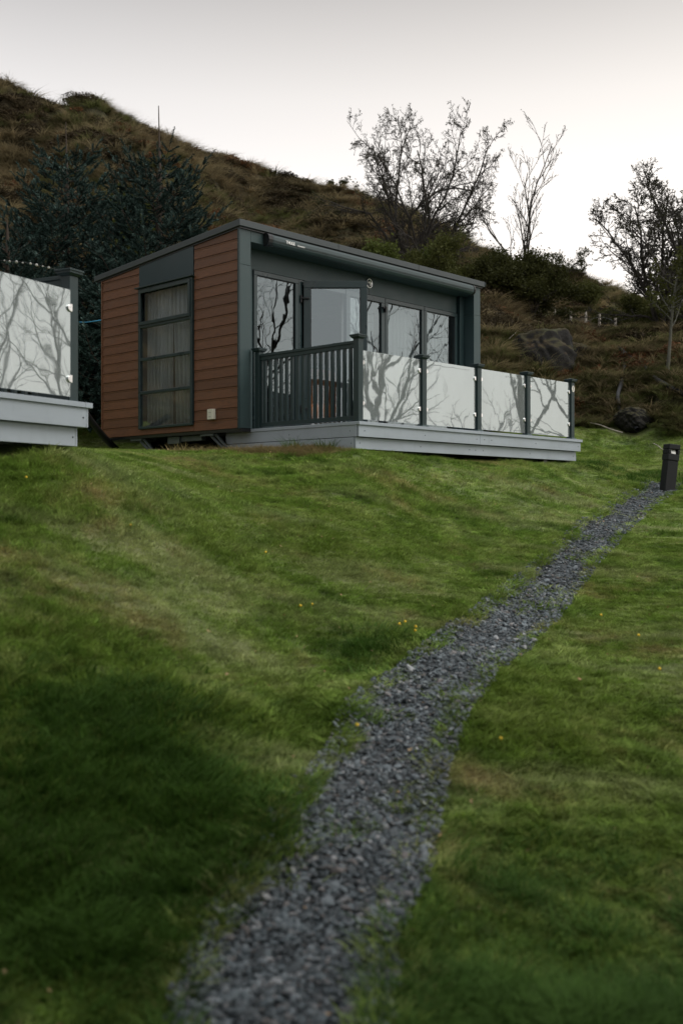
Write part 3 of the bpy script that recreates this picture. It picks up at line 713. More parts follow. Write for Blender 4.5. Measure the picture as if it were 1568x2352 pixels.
# roof with folded fascia
mb = nb(); mb.extr([(-.05, 3.722), (3.43, 3.470), (3.43, 3.552), (-.05, 3.812)], 'a', -.055, 5.485)
roof = mb.build('roof', M['roof'], cabin, .006)
nb().extr([(-.02, 3.700), (3.38, 3.450), (3.38, 3.468), (-.02, 3.719)], 'a', -.03, 5.45).build('drip_edge', M['black'], roof)
for a in (1.85, 3.7):
    nb().box(a, a + .006, -.0535, -.050, 3.724, 3.81).build('seam', M['black'], roof)
nb().box(5.487, 5.50, -.06, 3.43, 3.735, 3.80).build('end_cap', M['roof'], roof, .003)
# portal frame
P0 = .28
mb = nb(); mb.box(.0, .19, 0, P0, ZB, 3.22); mb.box(.002, .188, .003, P0, 3.223, 3.712); mb.build('door_frame_pillar', M['trim_lt'], cabin, .004)
mb = nb(); mb.box(5.24, 5.425, 0, P0, ZB, 3.22); mb.box(5.242, 5.423, .003, P0, 3.223, 3.712); mb.build('door_frame_pillar', M['trim_lt'], cabin, .004)
nb().box(.19, 5.24, .004, P0, 3.552, 3.712).build('lintel', M['trim_lt'], cabin, .004)
nb().box(5.11, 5.238, .20, P0, ZB, 3.55).build('pillar_lining', M['post'], cabin, .003)
mb = nb(); mb.box(.191, 5.10, P0 - .012, P0 + .03, 3.262, 3.551); mb.box(.191, .46, P0 - .010, P0 + .03, ZB, 3.26)
mb.build('wall_panel', M['trim_lt'], cabin, .002)
nb().box(2.87, 2.876, P0 - .016, P0 - .012, 3.262, 3.37).build('panel_joint', M['black'], cabin)
nb().box(.02, .20, .02, .30, ZB - .03, ZB - .001).build('pillar_foot', M['black'], cabin)

def frame_ring(mb, a0, a1, z0, z1, w, b0, b1):
    mb.box(a0, a1, b0, b1, z1 - w, z1); mb.box(a0, a1, b0, b1, z0, z0 + w)
    mb.box(a0, a0 + w, b0 + .001, b1, z0 + w, z1 - w); mb.box(a1 - w, a1, b0 + .001, b1, z0 + w, z1 - w)
def front_window(a0, a1, w, z0=1.03, z1=3.252, pane='pane', name='window', w_r=None):
    mb = nb(); frame_ring(mb, a0, a1, z0, z1, w, P0 - .035, P0 + .03)
    fr = mb.build(name, M['upvc'], cabin, .004)
    g = nb().box(a0 + w, a1 - w, P0 - .004, P0 + .002, z0 + w, z1 - w).build('pane', M[pane], fr)
    mb = nb(); frame_ring(mb, a0 + w, a1 - w, z0 + w, z1 - w, .010, P0 - .012, P0 - .0045); mb.build('gasket', M['black'], fr)
    return fr
front_window(.462, 1.325, .062)
front_window(2.335, 3.225, .085, name='door')
front_window(3.235, 4.205, .064)
front_window(4.215, 5.100, .064)
nb().box(1.33, 1.405, P0 - .03, P0 + .03, 1.03, 3.252).build('door_jamb', M['upvc'], cabin, .003)
nb().box(1.406, 2.334, P0 - .02, P0 + .04, 3.19, 3.252).build('door_head', M['upvc'], cabin, .003); nb().box(1.406, 2.334, P0 - .02, P0 + .04, 1.03, 1.07).build('threshold', M['upvc'], cabin, .003)
def hinge(a, z, parent, dz=.0):
    mb = nb(); mb.box(a - .012, a + .012, P0 - .085, P0 - .03, z, z + .09); mb.box(a - .05, a + .05, P0 - .07, P0 - .04, z + .055, z + .085)
    mb.build('hinge', M['black'], parent, .003)
hinge(3.20, 3.02, cabin); hinge(3.20, 1.25, cabin)
# open door leaf, standing parallel to the picture plane
dl = empty('door', (0, 0, 0)); dl.parent = cabin; 
hp = (1.415, P0 - .045); ang = -TH0
dl.location = (hp[0], hp[1], 0); dl.rotation_euler = (0, 0, ang)
L = .925
mb = nb(); frame_ring(mb, 0, L, 1.045, 3.238, .098, -.03, .03); o = mb.build('door_frame', M['upvc'], dl, .004)
# mitre lines on the frame corners
nb().box(.098, L - .098, -.004, .004, 1.143, 3.14).build('pane', M['doorpane'], dl)
mb = nb(); frame_ring(mb, .098, L - .098, 1.143, 3.14, .012, -.012, -.0045); mb.build('gasket', M['black'], dl)
for z in (2.98, 1.38):
    mb = nb(); mb.cyl((-.035, -.045, z), (1, 0, 0), .016, .12, 10); mb.box(-.045, -.02, -.05, .01, z - .06, z + .05); mb.build('hinge', M['black'], dl, .003)
for x in (.11, .195):
    s_ = nb().box(x, x + .05, -.0335, -.031, 1.075, 1.155).build('sticker', M['letter'], dl)
    nb().box(x + .018, x + .032, -.0350, -.0338, 1.095, 1.135).build('symbol', M['dot'], dl) if x < .15 else nb().add([(x + .012, -.0350, 1.09), (x + .02, -.0350, 1.09), (x + .04, -.0350, 1.14), (x + .03, -.0350, 1.14)], [(0, 1, 2, 3)]).build('symbol', M['dot'], dl)

# side window: four panes one above another
mb = nb(); b0, b1 = .982, 2.265
WR = ((2.625, 3.190), (2.135, 2.612), (1.640, 2.122), (1.135, 1.627))
mb.box(-.05, .02, b0, b0 + .045, 1.135, 3.192); mb.box(-.05, .02, b1 - .045, b1, 1.135, 3.192); mb.box(-.052, .02, b0, b1, 1.10, 1.135); mb.box(-.05, .02, b0 + .045, b1 - .045, 3.15, 3.192)
for z in (2.600, 2.110, 1.615): mb.box(-.048, .02, b0 + .045, b1 - .045, z, z + .045)
sw = mb.build('window', M['upvc'], cabin, .005)
nb().box(-.085, -.022, .955, 2.315, 3.192, 3.212).build('sill', M['post'], sw, .003)
mb = nb(); 
for (y0, y1, z0, z1) in ((b0 + .03, b1 - .03, 3.115, 3.165), (b0 + .03, b1 - .03, 2.640, 2.690), (b0 + .03, b0 + .08, 2.691, 3.114), (b1 - .08, b1 - .03, 2.691, 3.114)): mb.box(-.066, -.0505, y0, y1, z0, z1)
mb.build('opening_sash', M['upvc'], sw, .004)
for z0, z1 in ((2.645, 3.15), (2.155, 2.600), (1.66, 2.110), (1.135, 1.615)):
    nb().box(-.022, -.016, b0 + .045, b1 - .045, z0, z1).build('pane', M['sidepane'], sw)
for z in (2.68, 2.18, 1.70, 1.19): nb().box(-.0245, -.0225, b0 + .075, b0 + .105, z, z + .045).build('label_sticker', M['galv'], sw)
mb = nb(); mb.extr([(-.020, .492), (-.062, .497), (-.070, .51), (-.070, .615), (-.062, .628), (-.020, .633)], 'z', 1.155, 1.298)
sk = mb.build('socket_box', M['white'], cabin, .006)
nb().box(-.0718, -.0703, .53, .59, 1.248, 1.252).build('socket_slot', M['galv'], sk); nb().box(-.0718, -.0703, .54, .59, 1.19, 1.194).build('socket_slot', M['galv'], sk)
# curtains (hang inside)
def curtain(name, a0, a1, b, z0, z1, along, label, amp=.022, waves=7):
    n = 70; t = np.linspace(0, 1, n); off = amp * np.sin(t * waves * 2 * math.pi + 1) + amp * .5 * np.sin(t * waves * 4.3 * math.pi)
    V = []; F = []
    for s, z in enumerate((z0, (z0 + z1) / 2, z1)):
        for k in range(n):
            q_ = a0 + (a1 - a0 + (.05 * s if along == 'b' and a1 < 2 else 0)) * t[k]; q_ -= (.03 * (2 - s) * (1 - t[k]) if along == 'b' and a1 > 2 else 0) * -.6; V.append((q_, b + off[k] * (1.2 - .3 * s), z) if along == 'a' else (b + off[k] * (1.2 - .3 * s), q_, z))
    for s in range(2):
        for k in range(n - 1): F.append((s * n + k, s * n + k + 1, (s + 1) * n + k + 1, (s + 1) * n + k))
    o = mesh_obj(name, V, F, M['curtain'], smooth=True); md = o.modifiers.new('thick', 'SOLIDIFY'); md.thickness = .003
    o.location = (CX, CY, 0); o.rotation_euler = (0, 0, TH0)
    return tag(o, label, 'curtain', 'curtains hanging in the cabin windows')
curtain('curtain', 1.59, 2.21, .085, 1.10, 3.2, 'b', 'grey linen curtain at the left of the tall side window')
curtain('curtain', 1.02, 1.50, .085, 1.10, 3.2, 'b', 'grey linen curtain at the right of the tall side window', waves=5)
curtain('curtain', 2.42, 3.15, .42, 1.10, 3.23, 'a', 'pale curtain behind the closed door leaf', waves=8)
curtain('curtain', 3.27, 4.15, .42, 1.10, 3.23, 'a', 'pale curtain behind the window right of the doors', waves=9)
curtain('curtain', 4.25, 5.05, .42, 1.10, 3.23, 'a', 'pale curtain behind the rightmost front window', waves=8)

# awning cassette
mb = nb(); mb.extr([(0.0, 3.700), (-.045, 3.700), (-.085, 3.685), (-.108, 3.655), (-.113, 3.615), (-.105, 3.575), (-.085, 3.548), (-.05, 3.535), (0.0, 3.535)], 'a', .52, 5.10)
aw = mb.build('awning', M['trim'], cabin, .004)
for p in aw.data.polygons: p.use_smooth = False
prof = [(0.0, 3.706), (-.05, 3.706), (-.092, 3.690), (-.116, 3.658), (-.122, 3.613), (-.112, 3.570), (-.09, 3.542), (-.05, 3.528), (0.0, 3.528)]
nb().extr(prof, 'a', .41, .49).build('end_cap', M['black'], aw, .004)
nb().extr([(p[0] * .985, 3.617 + (p[1] - 3.617) * .985) for p in prof], 'a', .491, .519).build('end_cap_rim', M['upvc'], aw, .002)
nb().extr(prof, 'a', 5.101, 5.135).build('end_cap', M['black'], aw, .004)
nb().box(.55, 5.05, -.117, -.1135, 3.600, 3.6035).build('front_rail_line', M['black'], aw)
def text(s, size, mat, parent, loc, rot, name='lettering', bold=0.0, space=1.0):
    cu = bpy.data.curves.new(name, 'FONT'); cu.body = s; cu.size = size; cu.align_x = 'LEFT'; cu.align_y = 'CENTER'; cu.extrude = .0006; cu.offset = bold; cu.space_character = space; cu.resolution_u = 2
    tmp = bpy.data.objects.new('tmp', cu); COL.objects.link(tmp)
    dg = bpy.context.evaluated_depsgraph_get(); me = bpy.data.meshes.new_from_object(tmp.evaluated_get(dg)); bpy.data.objects.remove(tmp)
    me.materials.clear(); me.materials.append(mat)
    o = bpy.data.objects.new(name, me); COL.objects.link(o); o.parent = parent; o.location = loc; o.rotation_euler = rot
    return o
text('THULE', .058, M['letter'], aw, (.735, -.1165, 3.625 - ZB), (R(86), 0, 0), bold=.0022, space=.92)
text('Omnistor', .036, M['letter'], aw, (.955, -.1165, 3.614 - ZB), (R(86), 0, 0), bold=.0006)
# round chrome emblem with a bird
em = empty('emblem', (2.86, P0 - .02, 3.432 - ZB)); em.parent = cabin
V, F = [], []
for i_ in range(40):
    t = i_ / 40 * 2 * math.pi
    for k in range(8):
        s_ = k / 8 * 2 * math.pi; r_ = .062 + .0105 * math.cos(s_); V.append((r_ * math.cos(t), -.006 + .008 * math.sin(s_), r_ * math.sin(t) * 1.12))
for i_ in range(40):
    for k in range(8): F.append((i_ * 8 + k, i_ * 8 + (k + 1) % 8, ((i_ + 1) % 40) * 8 + (k + 1) % 8, ((i_ + 1) % 40) * 8 + k))
mesh_obj('ring', V, F, M['chrome'], em, True)
mb = MB(); mb.tube([(0, 0, 0), (0, .008, 0)], .058, 32); mb.build('backing_disc', M['upvc'], em)
bird = [(-.050, .030), (-.020, .020), (-.004, .018), (.002, .045), (.014, .034), (.030, .022), (.046, .020), (.056, .006), (.044, -.004), (.036, -.020), (.030, -.036), (.012, -.048), (.006, -.036), (.010, -.020), (.004, -.004), (-.012, .002), (-.040, .000), (-.026, .008)]
mb = MB(); mb.extr(bird, 'b', -.012, -.002)
mb.build('bird_figure', M['badge'], em, .001)
# steel corner legs and drawbar under the cabin
def steady(b, bx, za):
    st = nb()
    for db in (0, .13):
        st.tube([(.06, b + db, ZB - .03), (.16, b - .28 + db * .4, za)], .022, 5)
    st.box(.02, .30, b - .02, b + .26, ZB - .075, ZB - .045)
    st.tube([(.25, b + .12, ZB - .05), (.16, b - .2, za + .05)], .016, 5); st.box(.08, .24, b - .33, b - .20, za - .02, za)
    st.build('steady_leg', M['galv'], cabin, .002)
steady(2.30, 0, .66); steady(.62, 0, .66)
mb = nb(); mb.box(.10, .18, .95, 1.70, ZB - .125, ZB - .050); mb.box(.07, .098, 1.42, 1.70, ZB - .150, ZB - .050); mb.build('drawbar', M['galv'], cabin, .003)
mb = nb(); mb.box(.5, 5.0, .5, .62, ZB - .18, ZB - .046); mb.box(.5, 5.0, 2.7, 2.82, ZB - .18, ZB - .046); mb.box(1.2, 1.3, .4, 2.9, ZB - .25, ZB - .1); mb.build('chassis_beam', M['black'], cabin)
for b in (.55, 2.75):
    mb = nb(); mb.cyl((2.4, b, .76), (0, 1, 0), .28, .18, 22); w_ = mb.build('wheel', M['rubber'], cabin, .02)
    mb = nb(); mb.cyl((.9, b, .45), (0, 0, 1), .05, .48, 10); mb.build('jack_stand', M['black'], cabin)
# ------------------------------------------------------------------ things inside
ac = empty('armchair', (0, 0, 0), TH0)
def loc2w(a, b, z): return (CX + a * math.cos(TH0) - b * math.sin(TH0), CY + a * math.sin(TH0) + b * math.cos(TH0), z)
ac.location = loc2w(2.6, 1.05, 1.06); ac.rotation_euler = (0, 0, TH0 + R(-25))
tag(ac, 'tan leather armchair inside the cabin behind the open glass door', 'armchair')
def cushion(name, c, s, mat, par, rot=(0, 0, 0)):
    bm = bmesh.new(); bmesh.ops.create_cube(bm, size=1); bmesh.ops.subdivide_edges(bm, edges=bm.edges, cuts=4, use_grid_fill=True)
    for v in bm.verts:
        p = v.co * 2; l = max(abs(p.x), abs(p.y), abs(p.z)); q_ = p.normalized()
        v.co = (p * .72 + q_ * l * .42) * .5
        v.co = Vector((v.co.x * s[0], v.co.y * s[1], v.co.z * s[2])) * 1.1
    me = bpy.data.meshes.new(name); bm.to_mesh(me); bm.free(); me.materials.append(mat); me.polygons.foreach_set('use_smooth', [True] * len(me.polygons))
    o = bpy.data.objects.new(name, me); COL.objects.link(o); o.parent = par; o.location = c; o.rotation_euler = rot; return o
cushion('seat', (0, 0, .36), (.66, .66, .22), M['orange'], ac); cushion('backrest', (0, .30, .72), (.62, .22, .66), M['orange'], ac, (R(-12), 0, 0))
for s in (-1, 1):
    cushion('armrest', (s * .36, 0, .50), (.14, .62, .26), M['orange'], ac)
    for t in (-1, 1): MB().tube([(s * .27, t * .25, .28), (s * .31, t * .3, 0)], [.02, .013], 8).build('leg', M['black'], ac)
ch = empty('chair', loc2w(.95, .80, 1.06), TH0 + R(30)); tag(ch, 'black high-backed chair just inside the left front window', 'chair')
MB().box(-.21, .21, -.21, .21, .44, .475).build('seat', M['black'], ch, .01)
mb = MB(); mb.box(-.20, -.07, .19, .215, .56, .86); mb.box(-.03, .03, .19, .215, .56, .86); mb.box(.07, .2, .19, .215, .56, .86); mb.box(-.21, .21, .188, .218, .861, .91); mb.build('backrest', M['black'], ch, .006)
for s in (-1, 1):
    MB().box(s * .19 - .018, s * .19 + .018, -.2, -.164, 0, .44).build('leg', M['black'], ch, .004); MB().box(s * .19 - .018, s * .19 + .018, .18, .216, 0, .86).build('leg', M['black'], ch, .004)

# ------------------------------------------------------------------ decks
def post(mb_parent, a, b, z0, z1, oz, w=.045, mats='post', name='post', skirt=False):
    m = MB(oz); m.box(a - w, a + w, b - w, b + w, z0, z1 - .055)
    p = m.build(name, M[mats], mb_parent, .006)
    c = MB(oz); c.frustum(a, b, z1 - .054, z1 - .038, w + .002, w + .022); c.box(a - w - .026, a + w + .026, b - w - .026, b + w + .026, z1 - .0375, z1 - .020); c.box(a - w - .034, a + w + .034, b - w - .034, b + w + .034, z1 - .0195, z1 - .004)
    c.frustum(a, b, z1 - .0035, z1 + .014, w + .030, .004)
    c.build('cap', M[mats], p, .002)
    if skirt:
        k = MB(oz); k.frustum(a, b, z0 + .001, z0 + .022, w + .026, w + .012); k.build('skirt', M['trim_lt'], p, .002)
    return p
def screws(par, oz, pts, axis):
    for p in pts: m = MB(oz); m.cyl(p, axis, .0062, .004, 8); m.build('screw', M['dot'], par)
def clamp(par, a, b, z, oz, s=1):
    m = MB(oz); n = 12; prof = [(0, -.032), (0, .032)] + [(-s * .050 * math.sin(math.pi * k / n) ** .8, .032 * math.cos(math.pi * k / n)) for k in range(1, n)]
    m.extr([(a + p[0], z + p[1]) for p in prof][::1], 'b', b - .020, b + .020)
    return m.build('clamp', M['chrome'], par, .003)

deck = empty('deck', (CX, CY, .67), TH0); OZ = .67
tag(deck, 'raised pale grey deck with misted glass panels, in front of the brown cabin', 'deck')
D0, D1, DB = .195, 5.36, -1.98       # left edge, right edge, front edge
for k in range(14):
    b0_ = DB + .02 + k * .142
    MB(OZ).box(D0 + .01, D1 + .02, b0_, b0_ + .136, .972, .995).build('deck_board', M['board'], deck, .002)
mb = MB(OZ); mb.box(D0 - .012, 2.690, DB - .022, DB + .018, .967, 1.008); tr = mb.build('edge_trim', M['board'], deck, .003)
MB(OZ).box(2.693, D1 + .045, DB - .022, DB + .018, .967, 1.008).build('edge_trim', M['board'], deck, .003)
MB(OZ).box(D0 - .014, D0 + .028, DB + .019, .52, .967, 1.008).build('edge_trim', M['board'], deck, .003)
def fasc(a0, a1, b, z0, z1): return MB(OZ).box(a0, a1, b, b + .022, z0, z1).build('fascia_board', M['board'], deck, .003)
fasc(D0 + .004, 2.70, DB, .822, .966); fasc(2.703, 2.905, DB - .001, .822, .966); fasc(2.908, D1 + .02, DB, .822, .966)
fasc(D0 + .004, D1 - .03, DB + .052, .672, .816)
s1 = MB(OZ).box(D0 - .004, D0 + .018, DB + .030, .53, .822, .966).build('fascia_board', M['board'], deck, .003)
s2 = MB(OZ).box(D0 - .004, D0 + .018, DB + .082, .60, .665, .815).build('fascia_board', M['board'], deck, .003)
MB(OZ).box(D1 - .005, D1 + .017, DB + .023, -.1, .822, .966).build('fascia_board', M['board'], deck, .003)
MB(OZ).box(D1 - .05, D1 - .029, DB + .075, -.1, .672, .816).build('fascia_board', M['board'], deck, .003)
screws(deck, OZ, [(a, DB - .001, .895) for a in (.30, 1.48, 2.62, 2.80, 2.97, 4.10, 5.30)], (0, -1, 0))
screws(deck, OZ, [(a, DB + .051, .745) for a in (.27, 1.45, 2.52, 2.66, 2.84, 4.02, 5.24)], (0, -1, 0))
screws(deck, OZ, [(D0 - .003, b, .895) for b in (-1.84, -.75, .2)] + [(D0 - .003, b, .742) for b in (-1.86, .2)], (-1, 0, 0))
for a in (4.55, 5.20):
    m = MB(OZ); m.box(a - .05, a + .05, DB + .12, DB + .22, .40, .668); m.build('support_foot', M['black'], deck)
m = MB(OZ); m.box(D0 + .1, D1 - .1, DB + .3, DB + .34, .70, .96); m.box(D0 + .1, D1 - .1, -.9, -.86, .70, .96); m.build('joist', M['black'], deck)
pa = [.2465, 1.487, 2.705, 3.935, 5.170]; PB = -1.925
posts = [post(deck, pa[0], PB, 1.009, 2.085, OZ)] + [post(deck, a, PB, 1.009, 1.955, OZ, skirt=True) for a in pa[1:]]
pr = post(deck, .2465, -.105, 1.009, 2.10, OZ)
# number disc on the last post
m = MB(OZ); m.tube([(pa[4], PB - .0455, 1.80), (pa[4], PB - .0495, 1.80)], .040, 28); nd_ = m.build('number_disc', M['badge'], posts[4])
for v in nd_.data.vertices: v.co.x = pa[4] + (v.co.x - pa[4]) * .95; v.co.z = (1.80 - OZ) + (v.co.z - (1.80 - OZ)) * 1.25
text('3', .088, M['post'], posts[4], (pa[4] - .024, PB - .0505, 1.800 - OZ), (R(90), 0, 0), name='number')
for i_ in range(4):
    a0_, a1_ = pa[i_] + .052, pa[i_ + 1] - .052
    g_ = MB(OZ).box(a0_ + .004, a1_ - .004, PB - .012, PB - .002, 1.040, 1.895).build('glass_panel', M['balglass'], deck, .001)
    for z in (1.24, 1.745):
        clamp(g_, a1_ + .006, PB - .007, z, OZ, 1)
        clamp(g_, a0_ - .006, PB - .007, z, OZ, -1)
# side railing
rl = MB(OZ); rl.box(.2465 - .032, .2465 + .032, PB + .046, -.151, 1.975, 2.012); rl.box(.2465 - .022, .2465 + .022, PB + .046, -.151, 1.925, 1.9745); rl.build('top_rail', M['post'], deck, .004)
MB(OZ).box(.2465 - .024, .2465 + .024, PB + .046, -.151, 1.030, 1.085).build('bottom_rail', M['post'], deck, .004)
MB(OZ).box(.2465 - .014, .2465 + .014, -.172, -.1515, 1.086, 1.924).build('rail_end', M['post'], deck)
for k in range(16):
    b = -.225 - k * (1.575 / 15); w_ = .019
    MB(OZ).box(.2465 - w_, .2465 + w_, b - w_, b + w_, 1.0855, 1.9245).build('baluster', M['post'], deck, .002)

# neighbouring deck, cut by the left edge of the picture
d2_ = empty('deck', (C2X, C2Y, .46), TH2); OZ = .46
tag(d2_, 'near raised deck with weathered pale boards and large misted glass, at the left edge', 'deck')
E0, E1 = -5.2, .17
def f2(a0, a1, b, z0, z1, nm='fascia_board'): return MB(OZ).box(a0, a1, b, b + .022, z0, z1).build(nm, M['board'], d2_, .003)
f2(E0, .118, -.060, .770, .812, 'edge_trim'); f2(.120, .205, -.060, .770, .812, 'edge_trim')
f2(E0, .148, -.040, .612, .768); f2(E0, .078, .012, .458, .608)
MB(OZ).box(.149, .171, -.041, 1.9, .612, .768).build('fascia_board', M['board'], d2_, .003); MB(OZ).box(.079, .101, .011, 1.9, .458, .608).build('fascia_board', M['board'], d2_, .003)
MB(OZ).box(E0, .19, -.035, 1.9, .771, .806).build('deck_board', M['board'], d2_, .002)
screws(d2_, OZ, [(.112, -.041, .690), (-1.1, -.041, .690)], (0, -1, 0)); screws(d2_, OZ, [(.046, .011, .53), (-1.2, .011, .53)], (0, -1, 0))
p2 = post(d2_, .050, .050, .813, 1.875, OZ, w=.050); p3 = post(d2_, -1.28, .050, .813, 1.80, OZ, w=.05); post(d2_, .05, 1.8, .813, 1.875, OZ, w=.05)
g_ = MB(OZ).box(-1.225, -.006, -.012, -.002, .848, 1.700).build('glass_panel', M['balglass'], d2_, .001)
clamp(g_, .004, -.007, 1.555, OZ, 1); clamp(g_, .004, -.007, .990, OZ, 1)
g_ = MB(OZ).box(-2.60, -1.335, -.012, -.002, .848, 1.700).build('glass_panel', M['balglass'], d2_, .001)
m = MB(OZ); m.box(.018, .082, .101, 1.749, 1.800, 1.832); m.box(.028, .072, .101, 1.749, 1.752, 1.799); m.build('top_rail', M['post'], d2_, .004)
MB(OZ).box(.026, .074, .101, 1.749, .84, .89).build('bottom_rail', M['post'], d2_, .004)
for k in range(14):
    b = .19 + k * .115; MB(OZ).box(.031, .069, b - .019, b + .019, .8905, 1.7515).build('baluster', M['post'], d2_, .002)

# ------------------------------------------------------------------ bollard lamp
bp = PT(1531, 1112, 15.6); bz = float(height([bp[0]], [bp[1]])[0])
bo = empty('bollard_light', (bp[0], bp[1], bz - .03), R(20)); bo.rotation_euler = (0, R(6.5), R(12)); bo.scale = (1.1, 1.1, 1.0)
tag(bo, 'black leaning timber bollard light at the end of the gravel path', 'bollard light')
mb = MB(); mb.box(-.078, .078, -.078, .078, 0, .50); mb.build('post', M['bollard'], bo, .008)
mb = MB(); mb.box(-.086, .086, -.086, .086, .502, .60); mb.box(-.086, .086, -.02, .086, .6005, .6695); mb.box(-.086, -.05, -.086, -.021, .6005, .6695); mb.box(.05, .086, -.086, -.021, .6005, .6695); mb.box(-.086, .086, -.086, .086, .67, .748)
mb.build('lamp_head', M['bollard'], bo, .012)
mb = MB(); mb.add([(-.040, -.078, .604), (.028, -.078, .604), (.028, -.050, .666), (-.040, -.050, .666), (-.040, -.045, .604), (.028, -.045, .604), (.028, -.040, .666), (-.040, -.040, .666)], [(0, 1, 2, 3), (7, 6, 5, 4), (0, 4, 5, 1), (1, 5, 6, 2), (2, 6, 7, 3), (3, 7, 4, 0)])
mb.build('lens', M['lens'], bo)

# ------------------------------------------------------------------ wires, ropes and pipes
def cable(name, pts, r, mat, label, cat, n=6, smooth=True):
    P = dense(np.array([list(p) for p in pts], float), 40) if len(pts) > 2 else np.array(pts, float)
    V, F = tube_arrays([P], [np.full(len(P), r)], n)
    o = mesh_obj(name, V, F, mat, smooth=smooth); return tag(o, label, cat)
w = cable('light_string', [PT(-60, 585, 9.6), PT(0, 597, 9.7), PT(60, 603, 9.8), PT(120, 616, 9.9), PT(150, 622, 9.95)], .0022, M['black'], 'thin wire of tiny clear bulbs running to the near deck post', 'light string')
for k, (u, v) in enumerate(((10, 598), (22, 600), (38, 601), (52, 603), (70, 605), (84, 608), (98, 611), (112, 614))):
    p = PT(u, v, 9.78); bm = bmesh.new(); bmesh.ops.create_icosphere(bm, subdivisions=1, radius=.009 + .003 * (k % 3)); me = bpy.data.meshes.new('bulb'); bm.to_mesh(me); bm.free(); me.materials.append(M['lens'])
    o = bpy.data.objects.new('bulb', me); COL.objects.link(o); o.parent = w; o.location = p
cable('rope', [PT(176, 739, 18.4), PT(195, 740, 18.2), PT(212, 738, 18), PT(240, 734, 17.8)], .010, M['blue'], 'thin blue rope stretched between the near deck and the cabin', 'rope')
def ground_cable(name, uvd, r, mat, label, cat, lift=.02, n=7):
    pts = []
    for u, v, d in uvd:
        p = PT(u, v, d); pts.append((p[0], p[1], p[2] + lift))
    return cable(name, pts, r, mat, label, cat, n)
cable('drain_pipe', [PT(190, 940, 15.2), PT(215, 975, 15.5), PT(243, 1008, 16), PT(272, 1036, 16.4)], .052, M['rubber'], 'thick black pipe sloping down the bank left of the cabin', 'pipe')

# ------------------------------------------------------------------ bare and budding trees
def grow_tree(seed, H, stems=1, spread=.5, gnarl=.18, levels=4, kids=(7, 6, 5, 4), ratio=(.62, .55, .5, .45), r0=.10, up=.25, start=.25, ang=(40, 45, 50, 50), stem_tilt=15, nseg=8, wide=1.0, rmin=.0035):
    g = np.random.default_rng(seed); paths, radii, tips, lev = [], [], [], []
    def rnd_perp(d):
        v = g.normal(0, 1, 3); v -= d * v.dot(d); return v / (np.linalg.norm(v) + 1e-9)
    def branch(p, d, L, r, l):
        n = max(4, int(nseg - l)); P = [p.copy()]; d = d / np.linalg.norm(d); dirs = [d]
        bend = rnd_perp(d) * gnarl * .35
        for s in range(n):
            d = d + g.normal(0, gnarl, 3) + bend + np.array([0, 0, up * (.35 if l == 0 else .5) * (1 if l < 3 else .3)]) * .35
            d /= np.linalg.norm(d); P.append(P[-1] + d * L / n); dirs.append(d)
        P = np.array(P); t = np.linspace(0, 1, n + 1)
        R_ = r * (1 - t * (.72 if l < levels else .6)) ; R_ = np.maximum(R_, rmin)
        paths.append(P); radii.append(R_); lev.append(l)
        if l >= levels:
            tips.append(P[-1]); tips.append(P[-2]); tips.append(P[len(P) // 2]); return
        k = kids[l]; 
        for q_ in range(k):
            tt = start + (1 - start) * (q_ + g.uniform(.1, .9)) / k if l == 0 else .18 + .82 * (q_ + g.uniform(.1, .9)) / k
            x = tt * n; i0 = min(int(x), n - 1); f = x - i0; pp = P[i0] * (1 - f) + P[i0 + 1] * f; dr = dirs[i0 + 1]
            a = R(ang[l]) * g.uniform(.65, 1.3); per = rnd_perp(dr); per[2] *= .6
            per = per * wide; nd = dr * math.cos(a) + per * math.sin(a)
            branch(pp, nd, L * ratio[l] * g.uniform(.65, 1.2) * (1.15 - .55 * tt), max(.004, np.interp(tt, [0, 1], [r, r * .3]) * .62), l + 1)
        tips.append(P[-1])
    for s in range(stems):
        a = 2 * math.pi * (s + g.uniform(-.3, .3)) / max(1, stems); ti = R(stem_tilt) * g.uniform(.5, 1.4) * (1 if stems > 1 else .4)
        d = np.array([math.sin(ti) * math.cos(a), math.sin(ti) * math.sin(a), math.cos(ti)])
        branch(np.array([.06 * math.cos(a), .06 * math.sin(a), -.15]) * (1 if stems > 1 else 0) + np.array([0, 0, -.1]), d, H * g.uniform(.8, 1.02), r0 * g.uniform(.8, 1.1), 0)
    return paths, radii, np.array(tips), lev
def leaf_mesh(C, size, per, g, spread_):
    C = np.repeat(C, per, 0) + g.normal(0, spread_, (len(C) * per, 3)); n = len(C)
    A_ = g.normal(0, 1, (n, 3)); A_ /= np.linalg.norm(A_, axis=1)[:, None]; B_ = np.cross(A_, g.normal(0, 1, (n, 3))); B_ /= np.linalg.norm(B_, axis=1)[:, None] + 1e-9
    s = size * g.uniform(.5, 1.4, (n, 1))
    V = np.stack([C - A_ * s, C + B_ * s * .55, C + A_ * s, C - B_ * s * .55], 1).reshape(-1, 3)
    return V, np.arange(n * 4).reshape(-1, 4)
